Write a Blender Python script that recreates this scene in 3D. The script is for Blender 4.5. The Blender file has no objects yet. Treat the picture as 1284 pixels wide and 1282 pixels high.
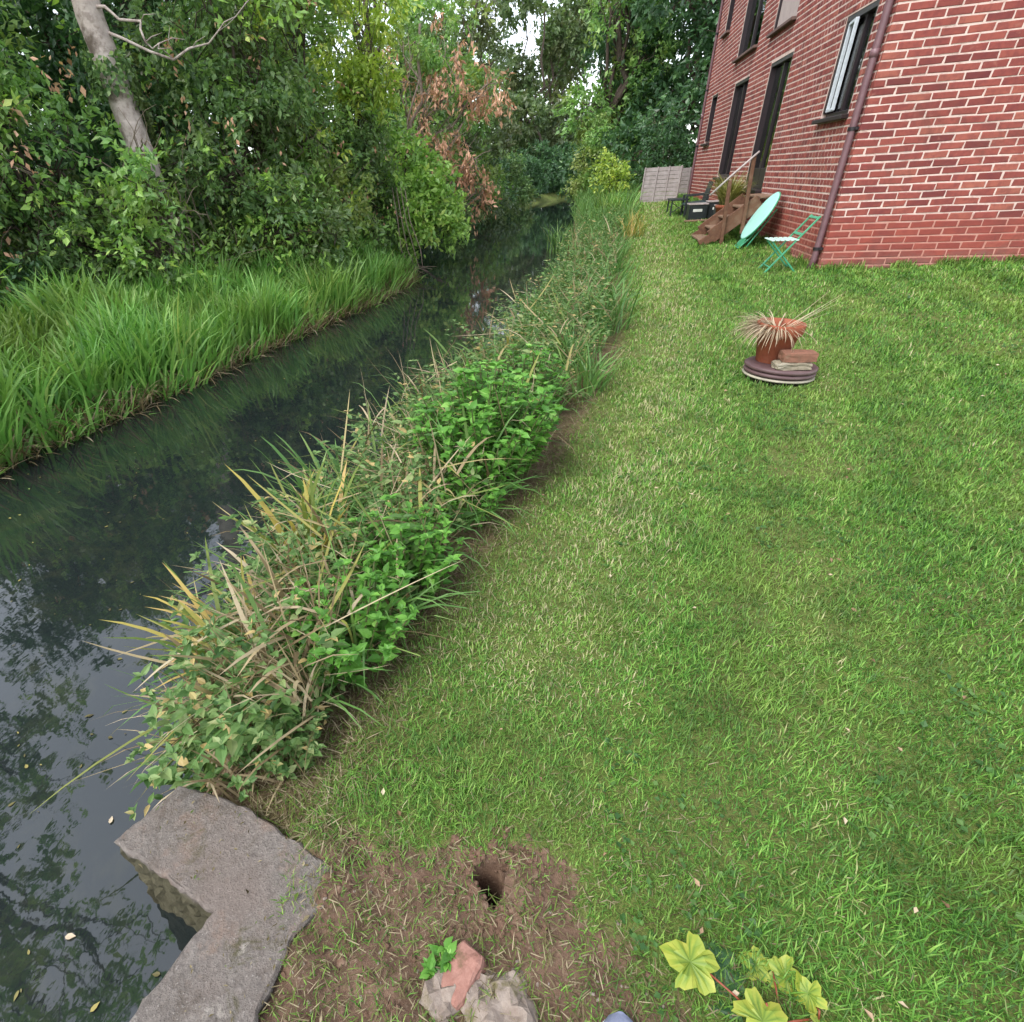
import bpy, math, random
import numpy as np
from mathutils import Matrix, Vector

random.seed(7)
scn = bpy.context.scene
col = scn.collection
PI = math.pi

# ------------------------------------------------------------------ camera
cam_d = bpy.data.cameras.new('camera')
cam = bpy.data.objects.new('camera', cam_d)
col.objects.link(cam)
cam.matrix_world = Matrix((
    (0.96484, -0.08880, 0.24737, 0.0),
    (0.25744, 0.50882, -0.82148, 0.0),
    (-0.05292, 0.85628, 0.51379, 1.6),
    (0, 0, 0, 1)))
cam_d.sensor_width = 36.0
cam_d.lens = 36.0 * 689.0 / 1284.0
cam_d.shift_x = (642.0 - 519.0) / 1284.0
cam_d.clip_start = 0.02
cam_d.clip_end = 1500
scn.camera = cam

# ------------------------------------------------------------------ sky, sun, exposure
SUN_EL, SUN_AZ = math.radians(54), math.radians(220)      # azimuth clockwise from +Y
world = bpy.data.worlds.new('World')
scn.world = world
world.use_nodes = True
wn = world.node_tree
wn.nodes.clear()
w_out = wn.nodes.new('ShaderNodeOutputWorld')
w_bg = wn.nodes.new('ShaderNodeBackground')
w_sky = wn.nodes.new('ShaderNodeTexSky')
w_sky.sky_type = 'NISHITA'
w_sky.sun_disc = False
w_sky.sun_elevation = SUN_EL
w_sky.sun_rotation = SUN_AZ
w_sky.air_density = 1.0
w_sky.dust_density = 1.0
w_sky.ozone_density = 1.0
w_hsv = wn.nodes.new('ShaderNodeHueSaturation')           # overcast: the blue mostly washed out
w_hsv.inputs['Saturation'].default_value = 0.36
wn.links.new(w_sky.outputs[0], w_hsv.inputs['Color'])
wn.links.new(w_hsv.outputs[0], w_bg.inputs['Color'])
wn.links.new(w_bg.outputs[0], w_out.inputs['Surface'])
w_bg.inputs['Strength'].default_value = 0.15

sun_d = bpy.data.lights.new('sun', 'SUN')
sun = bpy.data.objects.new('sun', sun_d)
col.objects.link(sun)
sun_d.energy = 0.9
sun_d.angle = math.radians(28)
sun_d.color = (1.0, 0.965, 0.92)
sv = Vector((math.sin(SUN_AZ) * math.cos(SUN_EL), math.cos(SUN_AZ) * math.cos(SUN_EL), math.sin(SUN_EL)))
sun.rotation_euler = sv.to_track_quat('Z', 'Y').to_euler()
sun.location = (0, 0, 30)

scn.view_settings.view_transform = 'Standard'
scn.view_settings.look = 'None'
scn.view_settings.gamma = 1.0
scn.view_settings.use_curve_mapping = False
scn.view_settings.exposure = 1.65
scn.cycles.use_denoising = True
scn.cycles.max_bounces = 6
scn.cycles.diffuse_bounces = 4
scn.cycles.glossy_bounces = 3
scn.cycles.transmission_bounces = 3
scn.cycles.transparent_max_bounces = 6

# ------------------------------------------------------------------ helpers: materials
class NT:
    def __init__(s, name):
        s.m = bpy.data.materials.new(name)
        s.m.use_nodes = True
        s.t = s.m.node_tree
        s.t.nodes.clear()
        s.out = s.t.nodes.new('ShaderNodeOutputMaterial')
    def n(s, typ, **kw):
        x = s.t.nodes.new(typ)
        for k, v in kw.items():
            if k.startswith('i_'):
                x.inputs[k[2:].replace('_', ' ')].default_value = v
            else:
                setattr(x, k, v)
        return x
    def l(s, a, b):
        s.t.links.new(a, b)
    def geo(s):
        return s.n('ShaderNodeNewGeometry').outputs['Position']
    def obj(s):
        return s.n('ShaderNodeTexCoord').outputs['Object']
    def noise(s, vec, scale, detail=4, rough=0.6, out='Fac', dist=0.0):
        x = s.n('ShaderNodeTexNoise')
        x.inputs['Scale'].default_value = scale
        x.inputs['Detail'].default_value = detail
        x.inputs['Roughness'].default_value = rough
        x.inputs['Distortion'].default_value = dist
        s.l(vec, x.inputs['Vector'])
        return x.outputs[out]
    def ramp(s, fac, stops, interp='LINEAR'):
        x = s.n('ShaderNodeValToRGB')
        r = x.color_ramp
        r.interpolation = interp
        while len(r.elements) < len(stops):
            r.elements.new(0.5)
        for e, (p, c) in zip(r.elements, stops):
            e.position = p
            e.color = (c[0], c[1], c[2], 1) if not isinstance(c, (int, float)) else (c, c, c, 1)
        s.l(fac, x.inputs['Fac'])
        return x.outputs['Color']
    def mix(s, fac, a, b, mode='MIX'):
        x = s.n('ShaderNodeMix', data_type='RGBA', blend_type=mode)
        for sock, v in ((x.inputs[0], fac), (x.inputs[6], a), (x.inputs[7], b)):
            if hasattr(v, 'is_output'):
                s.l(v, sock)
            elif isinstance(v, (int, float)):
                sock.default_value = v
            else:
                sock.default_value = (v[0], v[1], v[2], 1)
        return x.outputs[2]
    def math(s, op, a, b=0.0, clamp=False):
        x = s.n('ShaderNodeMath', operation=op, use_clamp=clamp)
        for sock, v in zip(x.inputs, (a, b)):
            if hasattr(v, 'is_output'):
                s.l(v, sock)
            else:
                sock.default_value = v
        return x.outputs[0]
    def attr(s, name='rnd'):
        return s.n('ShaderNodeAttribute', attribute_name=name).outputs['Fac']
    def sep(s, vec):
        x = s.n('ShaderNodeSeparateXYZ')
        s.l(vec, x.inputs[0])
        return x.outputs
    def bump(s, h, strength=0.4, dist=0.01):
        x = s.n('ShaderNodeBump')
        x.inputs['Strength'].default_value = strength
        x.inputs['Distance'].default_value = dist
        s.l(h, x.inputs['Height'])
        return x.outputs[0]
    def principled(s, color, rough=0.6, spec=0.5, metal=0.0, normal=None):
        p = s.n('ShaderNodeBsdfPrincipled')
        for sock, v in ((p.inputs['Base Color'], color), (p.inputs['Roughness'], rough)):
            if hasattr(v, 'is_output'):
                s.l(v, sock)
            elif isinstance(v, (int, float)):
                sock.default_value = v
            else:
                sock.default_value = (v[0], v[1], v[2], 1)
        p.inputs['Specular IOR Level'].default_value = spec
        p.inputs['Metallic'].default_value = metal
        if normal is not None:
            s.l(normal, p.inputs['Normal'])
        return p
    def done(s, shader):
        s.l(shader.outputs[0], s.out.inputs['Surface'])
        return s.m

GAIN = {'dark_green_leaf': 2.4, 'ivy_green_leaf': 3.6, 'mid_green_leaf': 3.2, 'light_green_leaf': 2.3, 'yellow_green_leaf': 1.9, 'withered_brown_leaf': 1.75, 'grey_green_far_leaf': 1.7, 'reed_green': 2.1, 'fresh_nettle_leaf': 1.3, 'undergrowth_leaf': 1.45, 'sedge_green': 1.2}
def leaf_mat(name, stops, rough=0.40, transl=0.32, spec=0.55, patch=None, pscale=0.8):
    """foliage: colour by a per-leaf value, optional second colour in drifts, some light through the blade"""
    n = NT(name)
    gain = GAIN.get(name, 1.0)
    ds = .16 if name in ('dark_green_leaf', 'ivy_green_leaf', 'mid_green_leaf') else 0.0     # dusty late-summer green
    stops = [(p, tuple((x * (1 - ds) + ds * (c[0] + c[1] + c[2]) / 2.4) * gain for x in c)) for p, c in stops]
    c = n.ramp(n.attr(), stops)
    if patch:
        f = n.ramp(n.noise(n.geo(), pscale, 3), [(0.45, 0.0), (0.65, 1.0)])
        c = n.mix(f, c, n.mix(0.65, c, patch))
    p = n.principled(c, rough, spec)
    t = n.n('ShaderNodeBsdfTranslucent')
    tc = n.mix(1.0, c, (1.25, 1.35, 0.7), 'MULTIPLY')
    n.l(tc, t.inputs['Color'])
    m = n.n('ShaderNodeMixShader')
    m.inputs[0].default_value = transl
    n.l(p.outputs[0], m.inputs[1])
    n.l(t.outputs[0], m.inputs[2])
    return n.done(m)

def plain_mat(name, c1, c2=None, rough=0.55, scale=30, spec=0.4, metal=0.0, bump=0.15, bd=0.003, c3=None):
    n = NT(name)
    o = n.obj()
    f = n.noise(o, scale, 6, 0.65)
    c = n.mix(n.ramp(f, [(0.35, 0.0), (0.65, 1.0)]), c1, c2 or tuple(x * 0.8 for x in c1))
    if c3:
        c = n.mix(n.ramp(n.noise(o, scale * 0.25, 5, 0.7), [(0.52, 0.0), (0.66, 1.0)]), c, c3)
    p = n.principled(c, rough, spec, metal, n.bump(f, bump, bd))
    return n.done(p)

# ------------------------------------------------------------------ helpers: meshes
ORIG = {}
def link(o):
    col.objects.link(o)
    return o
def tag(o, label=None, cat=None, group=None, kind=None):
    if label: o['label'] = label
    if cat: o['category'] = cat
    if group: o['group'] = group
    if kind: o['kind'] = kind
    return o
def empty(name, loc, label, cat, group=None):
    o = link(bpy.data.objects.new(name, None))
    o.location = loc
    o.empty_display_size = 0.1
    ORIG[o.name] = np.array(loc, float)
    return tag(o, label, cat, group)

def npmesh(name, V, faces, rnd=None, smooth=False):
    """faces: list of int arrays (n,k)"""
    V = np.asarray(V, np.float32)
    me = bpy.data.meshes.new(name)
    me.vertices.add(len(V))
    me.vertices.foreach_set('co', V.ravel())
    faces = [np.asarray(f, np.int32) for f in faces if len(f)]
    nl = sum(f.size for f in faces)
    nf = sum(len(f) for f in faces)
    me.loops.add(nl)
    me.polygons.add(nf)
    me.loops.foreach_set('vertex_index', np.concatenate([f.ravel() for f in faces]))
    tot = np.concatenate([np.full(len(f), f.shape[1], np.int32) for f in faces])
    st = np.concatenate([[0], np.cumsum(tot)[:-1]]).astype(np.int32)
    me.polygons.foreach_set('loop_start', st)
    me.polygons.foreach_set('use_smooth', np.full(nf, smooth, dtype=bool))
    if rnd is not None:
        a = me.attributes.new('rnd', 'FLOAT', 'POINT')
        a.data.foreach_set('value', np.asarray(rnd, np.float32))
    me.update(calc_edges=True)
    me.validate()
    return me

def npobj(name, V, faces, mat, parent=None, rnd=None, smooth=False):
    V = np.asarray(V, float)
    if parent is not None:
        V = V - ORIG[parent.name]
    me = npmesh(name, V, faces, rnd, smooth)
    me.materials.append(mat)
    o = link(bpy.data.objects.new(name, me))
    if parent is not None:
        o.parent = parent
        ORIG[o.name] = ORIG[parent.name]
    else:
        ORIG[o.name] = np.zeros(3)
    return o

class MB:
    def __init__(s):
        s.v, s.f, s.sm = [], [], False
    def add(s, V, F):
        b = len(s.v)
        s.v += [tuple(map(float, p)) for p in V]
        s.f += [tuple(i + b for i in q) for q in F]
        return s
    def box(s, c, size, bev=0.004, M=None):
        """chamfered box; M: 3x3 rotation about c"""
        h = np.array(size, float) / 2
        b = min(bev, h.min() * 0.6)
        V, idx = [], {}
        for sx in (-1, 1):
            for sy in (-1, 1):
                for sz in (-1, 1):
                    for ax in range(3):
                        q = h - b
                        q[ax] = h[ax]
                        idx[(sx, sy, sz, ax)] = len(V)
                        V.append(q * (sx, sy, sz))
        F = []
        for ax in range(3):
            a1, a2 = (ax + 1) % 3, (ax + 2) % 3
            for s0 in (-1, 1):
                q = []
                for (u, w) in ((-1, -1), (1, -1), (1, 1), (-1, 1)):
                    k = [0, 0, 0]; k[ax] = s0; k[a1] = u; k[a2] = w
                    q.append(idx[(k[0], k[1], k[2], ax)])
                F.append(q if s0 > 0 else q[::-1])
            for u in (-1, 1):                       # edges parallel to ax
                for w in (-1, 1):
                    q = []
                    for (t, face) in ((-1, a1), (1, a1), (1, a2), (-1, a2)):
                        k = [0, 0, 0]; k[ax] = t; k[a1] = u; k[a2] = w
                        q.append(idx[(k[0], k[1], k[2], face)])
                    F.append(q if u * w > 0 else q[::-1])
        for sx in (-1, 1):
            for sy in (-1, 1):
                for sz in (-1, 1):
                    q = [idx[(sx, sy, sz, a)] for a in range(3)]
                    F.append(q if sx * sy * sz > 0 else q[::-1])
        V = np.array(V)
        if M is not None:
            V = V @ np.array(M).T
        return s.add(V + np.array(c, float), F)
    def bar(s, a, b, w, t, up=(0, 0, 1), bev=0.003):
        """rectangular bar from a to b, w across, t along 'up'"""
        a, b = np.array(a, float), np.array(b, float)
        d = b - a; L = np.linalg.norm(d); d /= L
        x = np.cross(np.array(up, float), d)
        if np.linalg.norm(x) < 1e-4:
            x = np.cross((1, 0, 0), d)
        x /= np.linalg.norm(x)
        z = np.cross(d, x)
        return s.box((a + b) / 2, (w, L, t), bev, np.array([x, d, z]).T)
    def tube(s, pts, rad, k=8, cap=True):
        pts = [np.array(p, float) for p in pts]
        n = len(pts)
        rad = [rad] * n if isinstance(rad, (int, float)) else list(rad)
        V, F = [], []
        x = None
        for i, p in enumerate(pts):
            d = pts[min(i + 1, n - 1)] - pts[max(i - 1, 0)]
            d = d / (np.linalg.norm(d) + 1e-9)
            if x is None:
                x = np.cross(d, (0.3, 0.2, 1)) if abs(d[2]) < 0.9 else np.cross(d, (1, 0.1, 0))
            x = x - d * np.dot(x, d)
            x /= np.linalg.norm(x) + 1e-9
            y = np.cross(d, x)
            for j in range(k):
                a = 2 * PI * j / k
                V.append(p + rad[i] * (math.cos(a) * x + math.sin(a) * y))
        for i in range(n - 1):
            for j in range(k):
                F.append((i * k + j, i * k + (j + 1) % k, (i + 1) * k + (j + 1) % k, (i + 1) * k + j))
        if cap:
            F.append(tuple(range(k))[::-1])
            F.append(tuple((n - 1) * k + j for j in range(k)))
        return s.add(V, F)
    def lathe(s, c, prof, k=32, jit=0.0):
        c = np.array(c, float)
        V, F = [], []
        n = len(prof)
        for (r, z) in prof:
            for j in range(k):
                a = 2 * PI * j / k
                rr = r * (1 + jit * random.uniform(-1, 1))
                V.append(c + (rr * math.cos(a), rr * math.sin(a), z))
        for i in range(n - 1):
            for j in range(k):
                F.append((i * k + j, i * k + (j + 1) % k, (i + 1) * k + (j + 1) % k, (i + 1) * k + j))
        F.append(tuple(range(k))[::-1])
        F.append(tuple((n - 1) * k + j for j in range(k)))
        return s.add(V, F)
    def tilt(s, M, c):
        c = np.array(c, float)
        V = (np.array(s.v) - c) @ np.array(M).T + c
        s.v = [tuple(p) for p in V]
        return s
    def build(s, name, mat, parent=None, smooth=False):
        V = np.array(s.v, float)
        if parent is not None:
            V = V - ORIG[parent.name]
        me = bpy.data.meshes.new(name)
        me.from_pydata(V.tolist(), [], s.f)
        me.update()
        me.materials.append(mat)
        if smooth:
            me.polygons.foreach_set('use_smooth', [True] * len(me.polygons))
        o = link(bpy.data.objects.new(name, me))
        if parent is not None:
            o.parent = parent
            ORIG[o.name] = ORIG[parent.name]
        else:
            ORIG[o.name] = np.zeros(3)
        return o

def rotz(a):
    return np.array([[math.cos(a), -math.sin(a), 0], [math.sin(a), math.cos(a), 0], [0, 0, 1]])
def roty(a):
    return np.array([[math.cos(a), 0, math.sin(a)], [0, 1, 0], [-math.sin(a), 0, math.cos(a)]])
def rotx(a):
    return np.array([[1, 0, 0], [0, math.cos(a), -math.sin(a)], [0, math.sin(a), math.cos(a)]])

def unit(a):
    return a / (np.linalg.norm(a, axis=-1, keepdims=True) + 1e-9)

def kites(P, D, N, L, W, fold=0.12):
    """leaf quads. P,D,N (n,3); L,W (n,)"""
    D = unit(D)
    S = unit(np.cross(D, N))
    N = np.cross(S, D)
    L = L[:, None]; W = W[:, None]
    V = np.stack([P, P + D * L * .42 + S * W * .5 + N * W * fold, P + D * L, P + D * L * .42 - S * W * .5 + N * W * fold], 1)
    n = len(P)
    return V.reshape(-1, 3), np.arange(n * 4).reshape(n, 4)

def ovate(P, D, N, L, W, droop=0.25, fold=0.15):
    """finer leaf: 8 vertices, 8 triangles"""
    D = unit(D)
    S = unit(np.cross(D, N))
    N = np.cross(S, D)
    L = L[:, None]; W = W[:, None]
    def pt(t, s):
        return P + D * L * t + S * W * s * .5 + N * (abs(s) * W * fold - droop * L * t * t)
    V = np.stack([pt(0, 0), pt(.36, 0), pt(.7, 0), pt(1, 0), pt(.2, .82), pt(.52, .92), pt(.2, -.82), pt(.52, -.92)], 1)
    n = len(P)
    b = (np.arange(n) * 8)[:, None]
    tr = np.concatenate([b + np.array([[0, 1, 4]]), b + np.array([[2, 3, 5]]), b + np.array([[1, 0, 6]]), b + np.array([[3, 2, 7]])])
    qd = np.concatenate([b + np.array([[1, 2, 5, 4]]), b + np.array([[2, 1, 6, 7]])])
    return V.reshape(-1, 3), tr, qd

def blades(P, H, W, az, lean, bend, segs=3, face=None, kink=None):
    """grass or reed blades. lean: start tilt from vertical, bend: extra tilt reached at the tip (radians)"""
    n = len(P)
    hd = np.stack([np.cos(az), np.sin(az), np.zeros(n)], 1)
    fa = az + PI / 2 if face is None else face
    S = np.stack([np.cos(fa), np.sin(fa), np.zeros(n)], 1)
    p = P.copy()
    rows = []
    for j in range(segs):
        t = j / segs
        w = W * (1 - 0.75 * t ** 2.2) if j else W * .8
        rows.append(p - S * w[:, None] * .5)
        rows.append(p + S * w[:, None] * .5)
        a = lean + bend * ((j + .5) / segs) ** 1.4
        if kink is not None:
            a = a + np.where(t >= kink[0], kink[1], 0)
        p = p + (hd * np.sin(a)[:, None] + np.array([0, 0, 1.0]) * np.cos(a)[:, None]) * (H / segs)[:, None]
    rows.append(p)
    V = np.stack(rows, 1)
    k = 2 * segs + 1
    b = (np.arange(n) * k)[:, None]
    q = [b + np.array([[2 * j, 2 * j + 1, 2 * j + 3, 2 * j + 2]]) for j in range(segs - 1)]
    quads = np.concatenate(q) if q else np.zeros((0, 4), int)
    tris = b + np.array([[2 * segs - 2, 2 * segs - 1, 2 * segs]])
    return V.reshape(-1, 3), quads, tris, k

def cat(parts):
    """join (V, [faces...], rnd) pieces"""
    Vs, Fs, Rs, b = [], [], [], 0
    for V, F, R in parts:
        Vs.append(V); Rs.append(R)
        Fs += [np.asarray(f) + b for f in F if len(f)]
        b += len(V)
    by = {}
    for f in Fs:
        by.setdefault(f.shape[1], []).append(f)
    return np.concatenate(Vs), [np.concatenate(x) for x in by.values()], np.concatenate(Rs)

# camera test used only to leave out what nobody could see
CR = np.array([[0.96484, 0.08880, -0.24737], [0.25744, -0.50882, 0.82148], [-0.05292, -0.85628, -0.51379]])
def inview(P, m=160):
    q = (P - np.array([0, 0, 1.6])) @ CR
    z = np.maximum(q[:, 2], 1e-3)
    x = 519 + 689 * q[:, 0] / z
    y = 641 + 689 * q[:, 1] / z
    return (q[:, 2] > 0.05) & (x > -m) & (x < 1284 + m) & (y > -m) & (y < 1282 + m)

# ------------------------------------------------------------------ lie of the land
WZ = -0.40                                                           # water level
def Xr(Y):   # right waterline
    return np.interp(Y, [-8, 0, .5, .62, .85, 2, 3, 5, 8, 10, 14, 20, 28, 34, 42, 52, 62, 100], [-.7, -.68, -.70, -.9, -1.15, -1.36, -1.36, -.92, -.45, -.25, -.02, -.25, -.3, .0, 1.5, 6, 14, 50])
def Xl(Y):   # edge of the mown lawn
    return np.interp(Y, [-8, .6, .97, 1.71, 2.38, 2.98, 4.26, 5.72, 8.87, 14.1, 17.65, 24, 40], [-.7, -.62, -.58, -.38, -.19, .02, .31, .55, .68, 1.06, 1.42, 1.7, 2.5])
def Xw(Y):   # left waterline
    return np.interp(Y, [-20, 0, 3.3, 5, 6.6, 8.6, 10.6, 13.2, 14.0, 15.2, 18, 25, 33, 45, 55, 62, 75, 100], [-5.2, -5.0, -4.85, -4.64, -4.45, -4.18, -3.9, -3.78, -4.0, -4.7, -5.5, -6.2, -5.8, -4.6, -2.0, 3, 16, 40])
def lawn_z(X, Y):
    Yc = np.clip(Y, -3, 26); Xc = np.clip(X, -3, 9)
    return 0.40 + .04 * (Yc - 8.24) + .03 * (Xc - 2.84)
def sst(a, b, x):
    t = np.clip((x - a) / (b - a), 0, 1)
    return t * t * (3 - 2 * t)
def wob(X, Y):
    return (np.sin(3.1 * X + 1.7 * Y) + np.sin(5.3 * Y - 2.2 * X + 1) + .6 * np.sin(9.1 * X + 7.7 * Y) + .5 * np.sin(17 * X - 13 * Y) + .35 * np.sin(31 * X + 23 * Y)) * .0035
HOLE = (-0.075, 0.76)
def dirt(X, Y):
    """bare soil near the camera, 0..1"""
    e = ((X + .12 + .04 * np.sin(9 * Y)) / .42) ** 2 + ((Y - .56) / .26) ** 2
    e2 = ((X + .42) / .20) ** 2 + ((Y - .50) / .34) ** 2
    e3 = ((X - .02) / .13) ** 2 + ((Y - .76) / .10) ** 2
    e = np.minimum(np.minimum(e, e2), e3) + .18 * np.sin(13 * X + 5 * Y) * np.sin(11 * Y - 4 * X)
    return 1 - sst(.35, 1.5, e + .22 * np.sin(29 * X) * np.sin(31 * Y + 7 * X))
def ground_z(X, Y):
    X = np.asarray(X, float); Y = np.asarray(Y, float)
    xr, xl, xw = Xr(Y), Xl(Y), Xw(Y)
    lz = lawn_z(X, Y) + wob(X, Y)
    d = dirt(X, Y)
    lz = lz - .022 * d + d * .012 * np.sin(23 * X + 3) * np.sin(27 * Y)
    r2 = ((X - HOLE[0] + .012 * np.sin(60 * Y)) / .033) ** 2 + ((Y - HOLE[1] + .010 * np.sin(70 * X)) / .042) ** 2
    lz = lz - .40 * np.exp(-r2 ** 2.5) + .03 * np.exp(-(((X - .02) / .09) ** 2 + ((Y - .75) / .09) ** 2))
    lz = lz + .024 * np.exp(-((X + .50) / .05) ** 2) * np.exp(-((Y - .5) / .2) ** 2) * (1 + .6 * np.sin(43 * Y))
    # right bank
    e = lawn_z(xl, Y)
    tb = np.clip((xl - X) / np.maximum(xl - (xr + .12), .1), 0, 1)
    bank = e - (.10 + .05 * e) * sst(0, 1, tb) - .03 * sst(0, .12, tb)
    edge = sst(xr + .14, xr - .12, X)
    z = np.where(X > xl, lz, bank + wob(X, Y) * 1.5)
    z = z * (1 - edge) + (-.95) * edge
    # left bank
    dl = xw - X
    zl = -.95 + .62 * sst(-.15, .15, dl) + .45 * sst(.1, 1.6, dl) + .35 * sst(1.5, 6, dl) + wob(X, Y) * 3 * sst(0, 1, dl)
    z = np.where(dl > -.16, np.maximum(zl, -.95), z)
    return z

def axis(spans):
    a = []
    for x0, x1, s in spans:
        a += list(np.arange(x0, x1, s))
    return np.array(a + [spans[-1][1]])
gx = axis([(-400, -60, 40), (-60, -12, 3), (-12, -5.6, .4), (-5.6, -3.2, .12), (-3.2, -1.9, .3), (-1.9, -.7, .05), (-.7, .5, .02), (.5, 2.8, .07), (2.8, 6, .2), (6, 12, 1), (12, 60, 6), (60, 400, 40)])
gy = axis([(-400, -40, 40), (-40, -4, 4), (-4, 0, .25), (0, .2, .1), (.2, 1.1, .02), (1.1, 5, .08), (5, 12, .16), (12, 26, .35), (26, 80, 1.5), (80, 200, 15), (200, 1000, 100)])
GX, GY = np.meshgrid(gx, gy)
GZ = ground_z(GX, GY)
nx, ny = len(gx), len(gy)
ii = np.arange(nx * ny).reshape(ny, nx)
GF = np.stack([ii[:-1, :-1], ii[:-1, 1:], ii[1:, 1:], ii[1:, :-1]], -1).reshape(-1, 4)
soil = np.maximum(dirt(GX, GY) * .95, sst(.10, -.12, GX - Xl(GY)) * (GX < Xl(GY) + .1) * np.where(GY < 5.5, .62, .5))
soil = np.maximum(soil, 1.3 * np.exp(-((GX - HOLE[0]) ** 2 + (GY - HOLE[1]) ** 2) / .006))
soil = np.where(GX < Xw(GY) + .2, np.where((GX < Xw(GY) - .8) | (GY > 16), .3, 1.0), soil)

n = NT('ground_soil_turf')
pos = n.geo()
nz1 = n.noise(pos, 14, 8, .7); nz2 = n.noise(pos, 90, 6, .75); nz3 = n.noise(pos, 2.2, 4, .6)
c_soil = n.mix(n.ramp(nz1, [(.38, 0), (.64, 1)]), (.12, .072, .048), (.235, .15, .10))
c_soil = n.mix(n.ramp(nz2, [(.56, 0), (.68, .8)]), c_soil, (.33, .25, .18))
c_turf = n.mix(n.ramp(nz1, [(.35, 0), (.65, 1)]), (.06, .09, .02), (.13, .17, .04))
c_turf = n.mix(n.ramp(n.noise(pos, 240, 4, .7), [(.46, 0), (.60, .85)]), c_turf, (.20, .235, .06))
c_turf = n.mix(n.ramp(nz3, [(.45, 0), (.7, .7)]), c_turf, (.14, .13, .05))
sf = n.ramp(n.math('ADD', n.attr(), n.math('MULTIPLY', n.math('SUBTRACT', nz2, .5), .9)), [(.35, 0), (.65, 1)])
cc = n.mix(sf, c_turf, c_soil)
hb = n.math('ADD', nz2, n.math('MULTIPLY', nz1, 1.5))
M_ground = n.done(n.principled(cc, .9, .2, 0, n.bump(hb, .9, .012)))
ground = npobj('ground', np.stack([GX, GY, GZ], -1).reshape(-1, 3), [GF], M_ground, rnd=soil.ravel(), smooth=True)
tag(ground, kind='structure')

# ------------------------------------------------------------------ water
n = NT('river_water')
pos = n.geo()
mp = n.n('ShaderNodeMapping'); n.l(pos, mp.inputs['Vector']); mp.inputs['Scale'].default_value = (1.0, .55, 1)
wv = n.noise(mp.outputs[0], 5.0, 3, .5)
wv2 = n.noise(mp.outputs[0], 26.0, 2, .5)
hh = n.math('ADD', wv, n.math('MULTIPLY', wv2, .16))
weed = n.ramp(n.noise(pos, 3.2, 7, .72, dist=.8), [(.50, 0), (.72, 1)])
wc = n.mix(n.math('MULTIPLY', weed, .7), (.013, .018, .018), (.032, .035, .024))
M_water = n.principled(wc, .02, .5, 0, n.bump(hh, .035, .03))
M_water.inputs['IOR'].default_value = 1.75
M_water = n.done(M_water)
wy = np.concatenate([np.arange(-20, 0, 4), np.arange(0, 20, 1.0), np.arange(20, 112, 4.0)])
wl, wr = Xw(wy) - .4, Xr(wy) + .35
V = np.concatenate([np.stack([wl, wy, np.full(len(wy), WZ)], 1), np.stack([wr, wy, np.full(len(wy), WZ)], 1)])
k = len(wy)
F = np.array([(i, k + i, k + i + 1, i + 1) for i in range(k - 1)])
tag(npobj('water', V, [F], M_water), kind='structure')

# ------------------------------------------------------------------ the brick house
HX, HY, HF, HR, HT = 2.84, 8.28, 19.05, 9.6, 5.75                   # near corner, far end, right end, eaves
house = empty('brick_house', (HX, HY, .3), 'red brick house with pale mortar and dark framed windows beyond the lawn', 'house')

def brick_mat(name, source):
    n = NT(name)
    if source == 'object':
        r = n.n('ShaderNodeObjectInfo').outputs['Random']
    else:
        r = n.attr()
    pos = n.geo()
    c = n.ramp(r, [(0, (.155, .038, .034)), (.18, (.215, .052, .043)), (.45, (.262, .066, .052)), (.7, (.285, .075, .057)), (.9, (.31, .088, .064)), (1, (.35, .112, .078))])
    bl = n.noise(pos, 16, 5, .65)
    c = n.mix(n.ramp(bl, [(.42, 0), (.62, .65)]), c, n.mix(.6, c, (.11, .028, .034)))
    c = n.mix(n.ramp(n.noise(pos, 9, 6, .7), [(.60, 0), (.74, .6)]), c, (.36, .15, .11))
    low = n.ramp(n.math('ADD', n.sep(pos)[2], n.math('MULTIPLY', n.math('SUBTRACT', n.noise(pos, 3, 3), .5), .25)), [(.90, 1), (1.02, 0)])
    c = n.mix(n.math('MULTIPLY', low, .55), c, n.mix(n.noise(pos, 5, 4), (.36, .068, .040), (.16, .050, .044)))
    foot = n.ramp(n.math('ADD', n.sep(pos)[2], n.math('MULTIPLY', n.math('SUBTRACT', n.noise(pos, 6, 4), .5), .5)), [(.44, .5), (.62, 0)])
    c = n.mix(foot, c, (.20, .12, .10))
    c = n.mix(n.ramp(n.noise(pos, 1.7, 6, .75, dist=.8), [(.52, 0), (.70, .5)]), c, (.10, .045, .036))
    nb = n.noise(pos, 70, 6, .7)
    return n.done(n.principled(c, .85, .25, 0, n.bump(nb, .55, .004)))
M_brick_o = brick_mat('red_brick_single', 'object')
M_brick_r = brick_mat('red_brick', 'attr')
n = NT('mortar')
pos = n.geo()
c = n.mix(n.noise(pos, 25, 6, .7), (.52, .38, .33), (.74, .59, .52))
c = n.mix(n.ramp(n.noise(pos, 7, 6, .75), [(.50, 0), (.66, .75)]), c, (.36, .20, .165))
c = n.mix(n.ramp(n.noise(pos, 1.7, 6, .75, dist=.8), [(.52, 0), (.70, .5)]), c, (.28, .18, .15))
low = n.ramp(n.math('ADD', n.sep(pos)[2], n.math('MULTIPLY', n.math('SUBTRACT', n.noise(pos, 3, 3), .5), .16)), [(.90, 1), (1.0, 0)])
c = n.mix(low, c, n.mix(n.noise(pos, 12, 5), (.36, .12, .085), (.55, .33, .27)))
M_mortar = n.done(n.principled(c, .95, .1, 0, n.bump(n.noise(pos, 60, 6, .7), .6, .004)))

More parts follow.
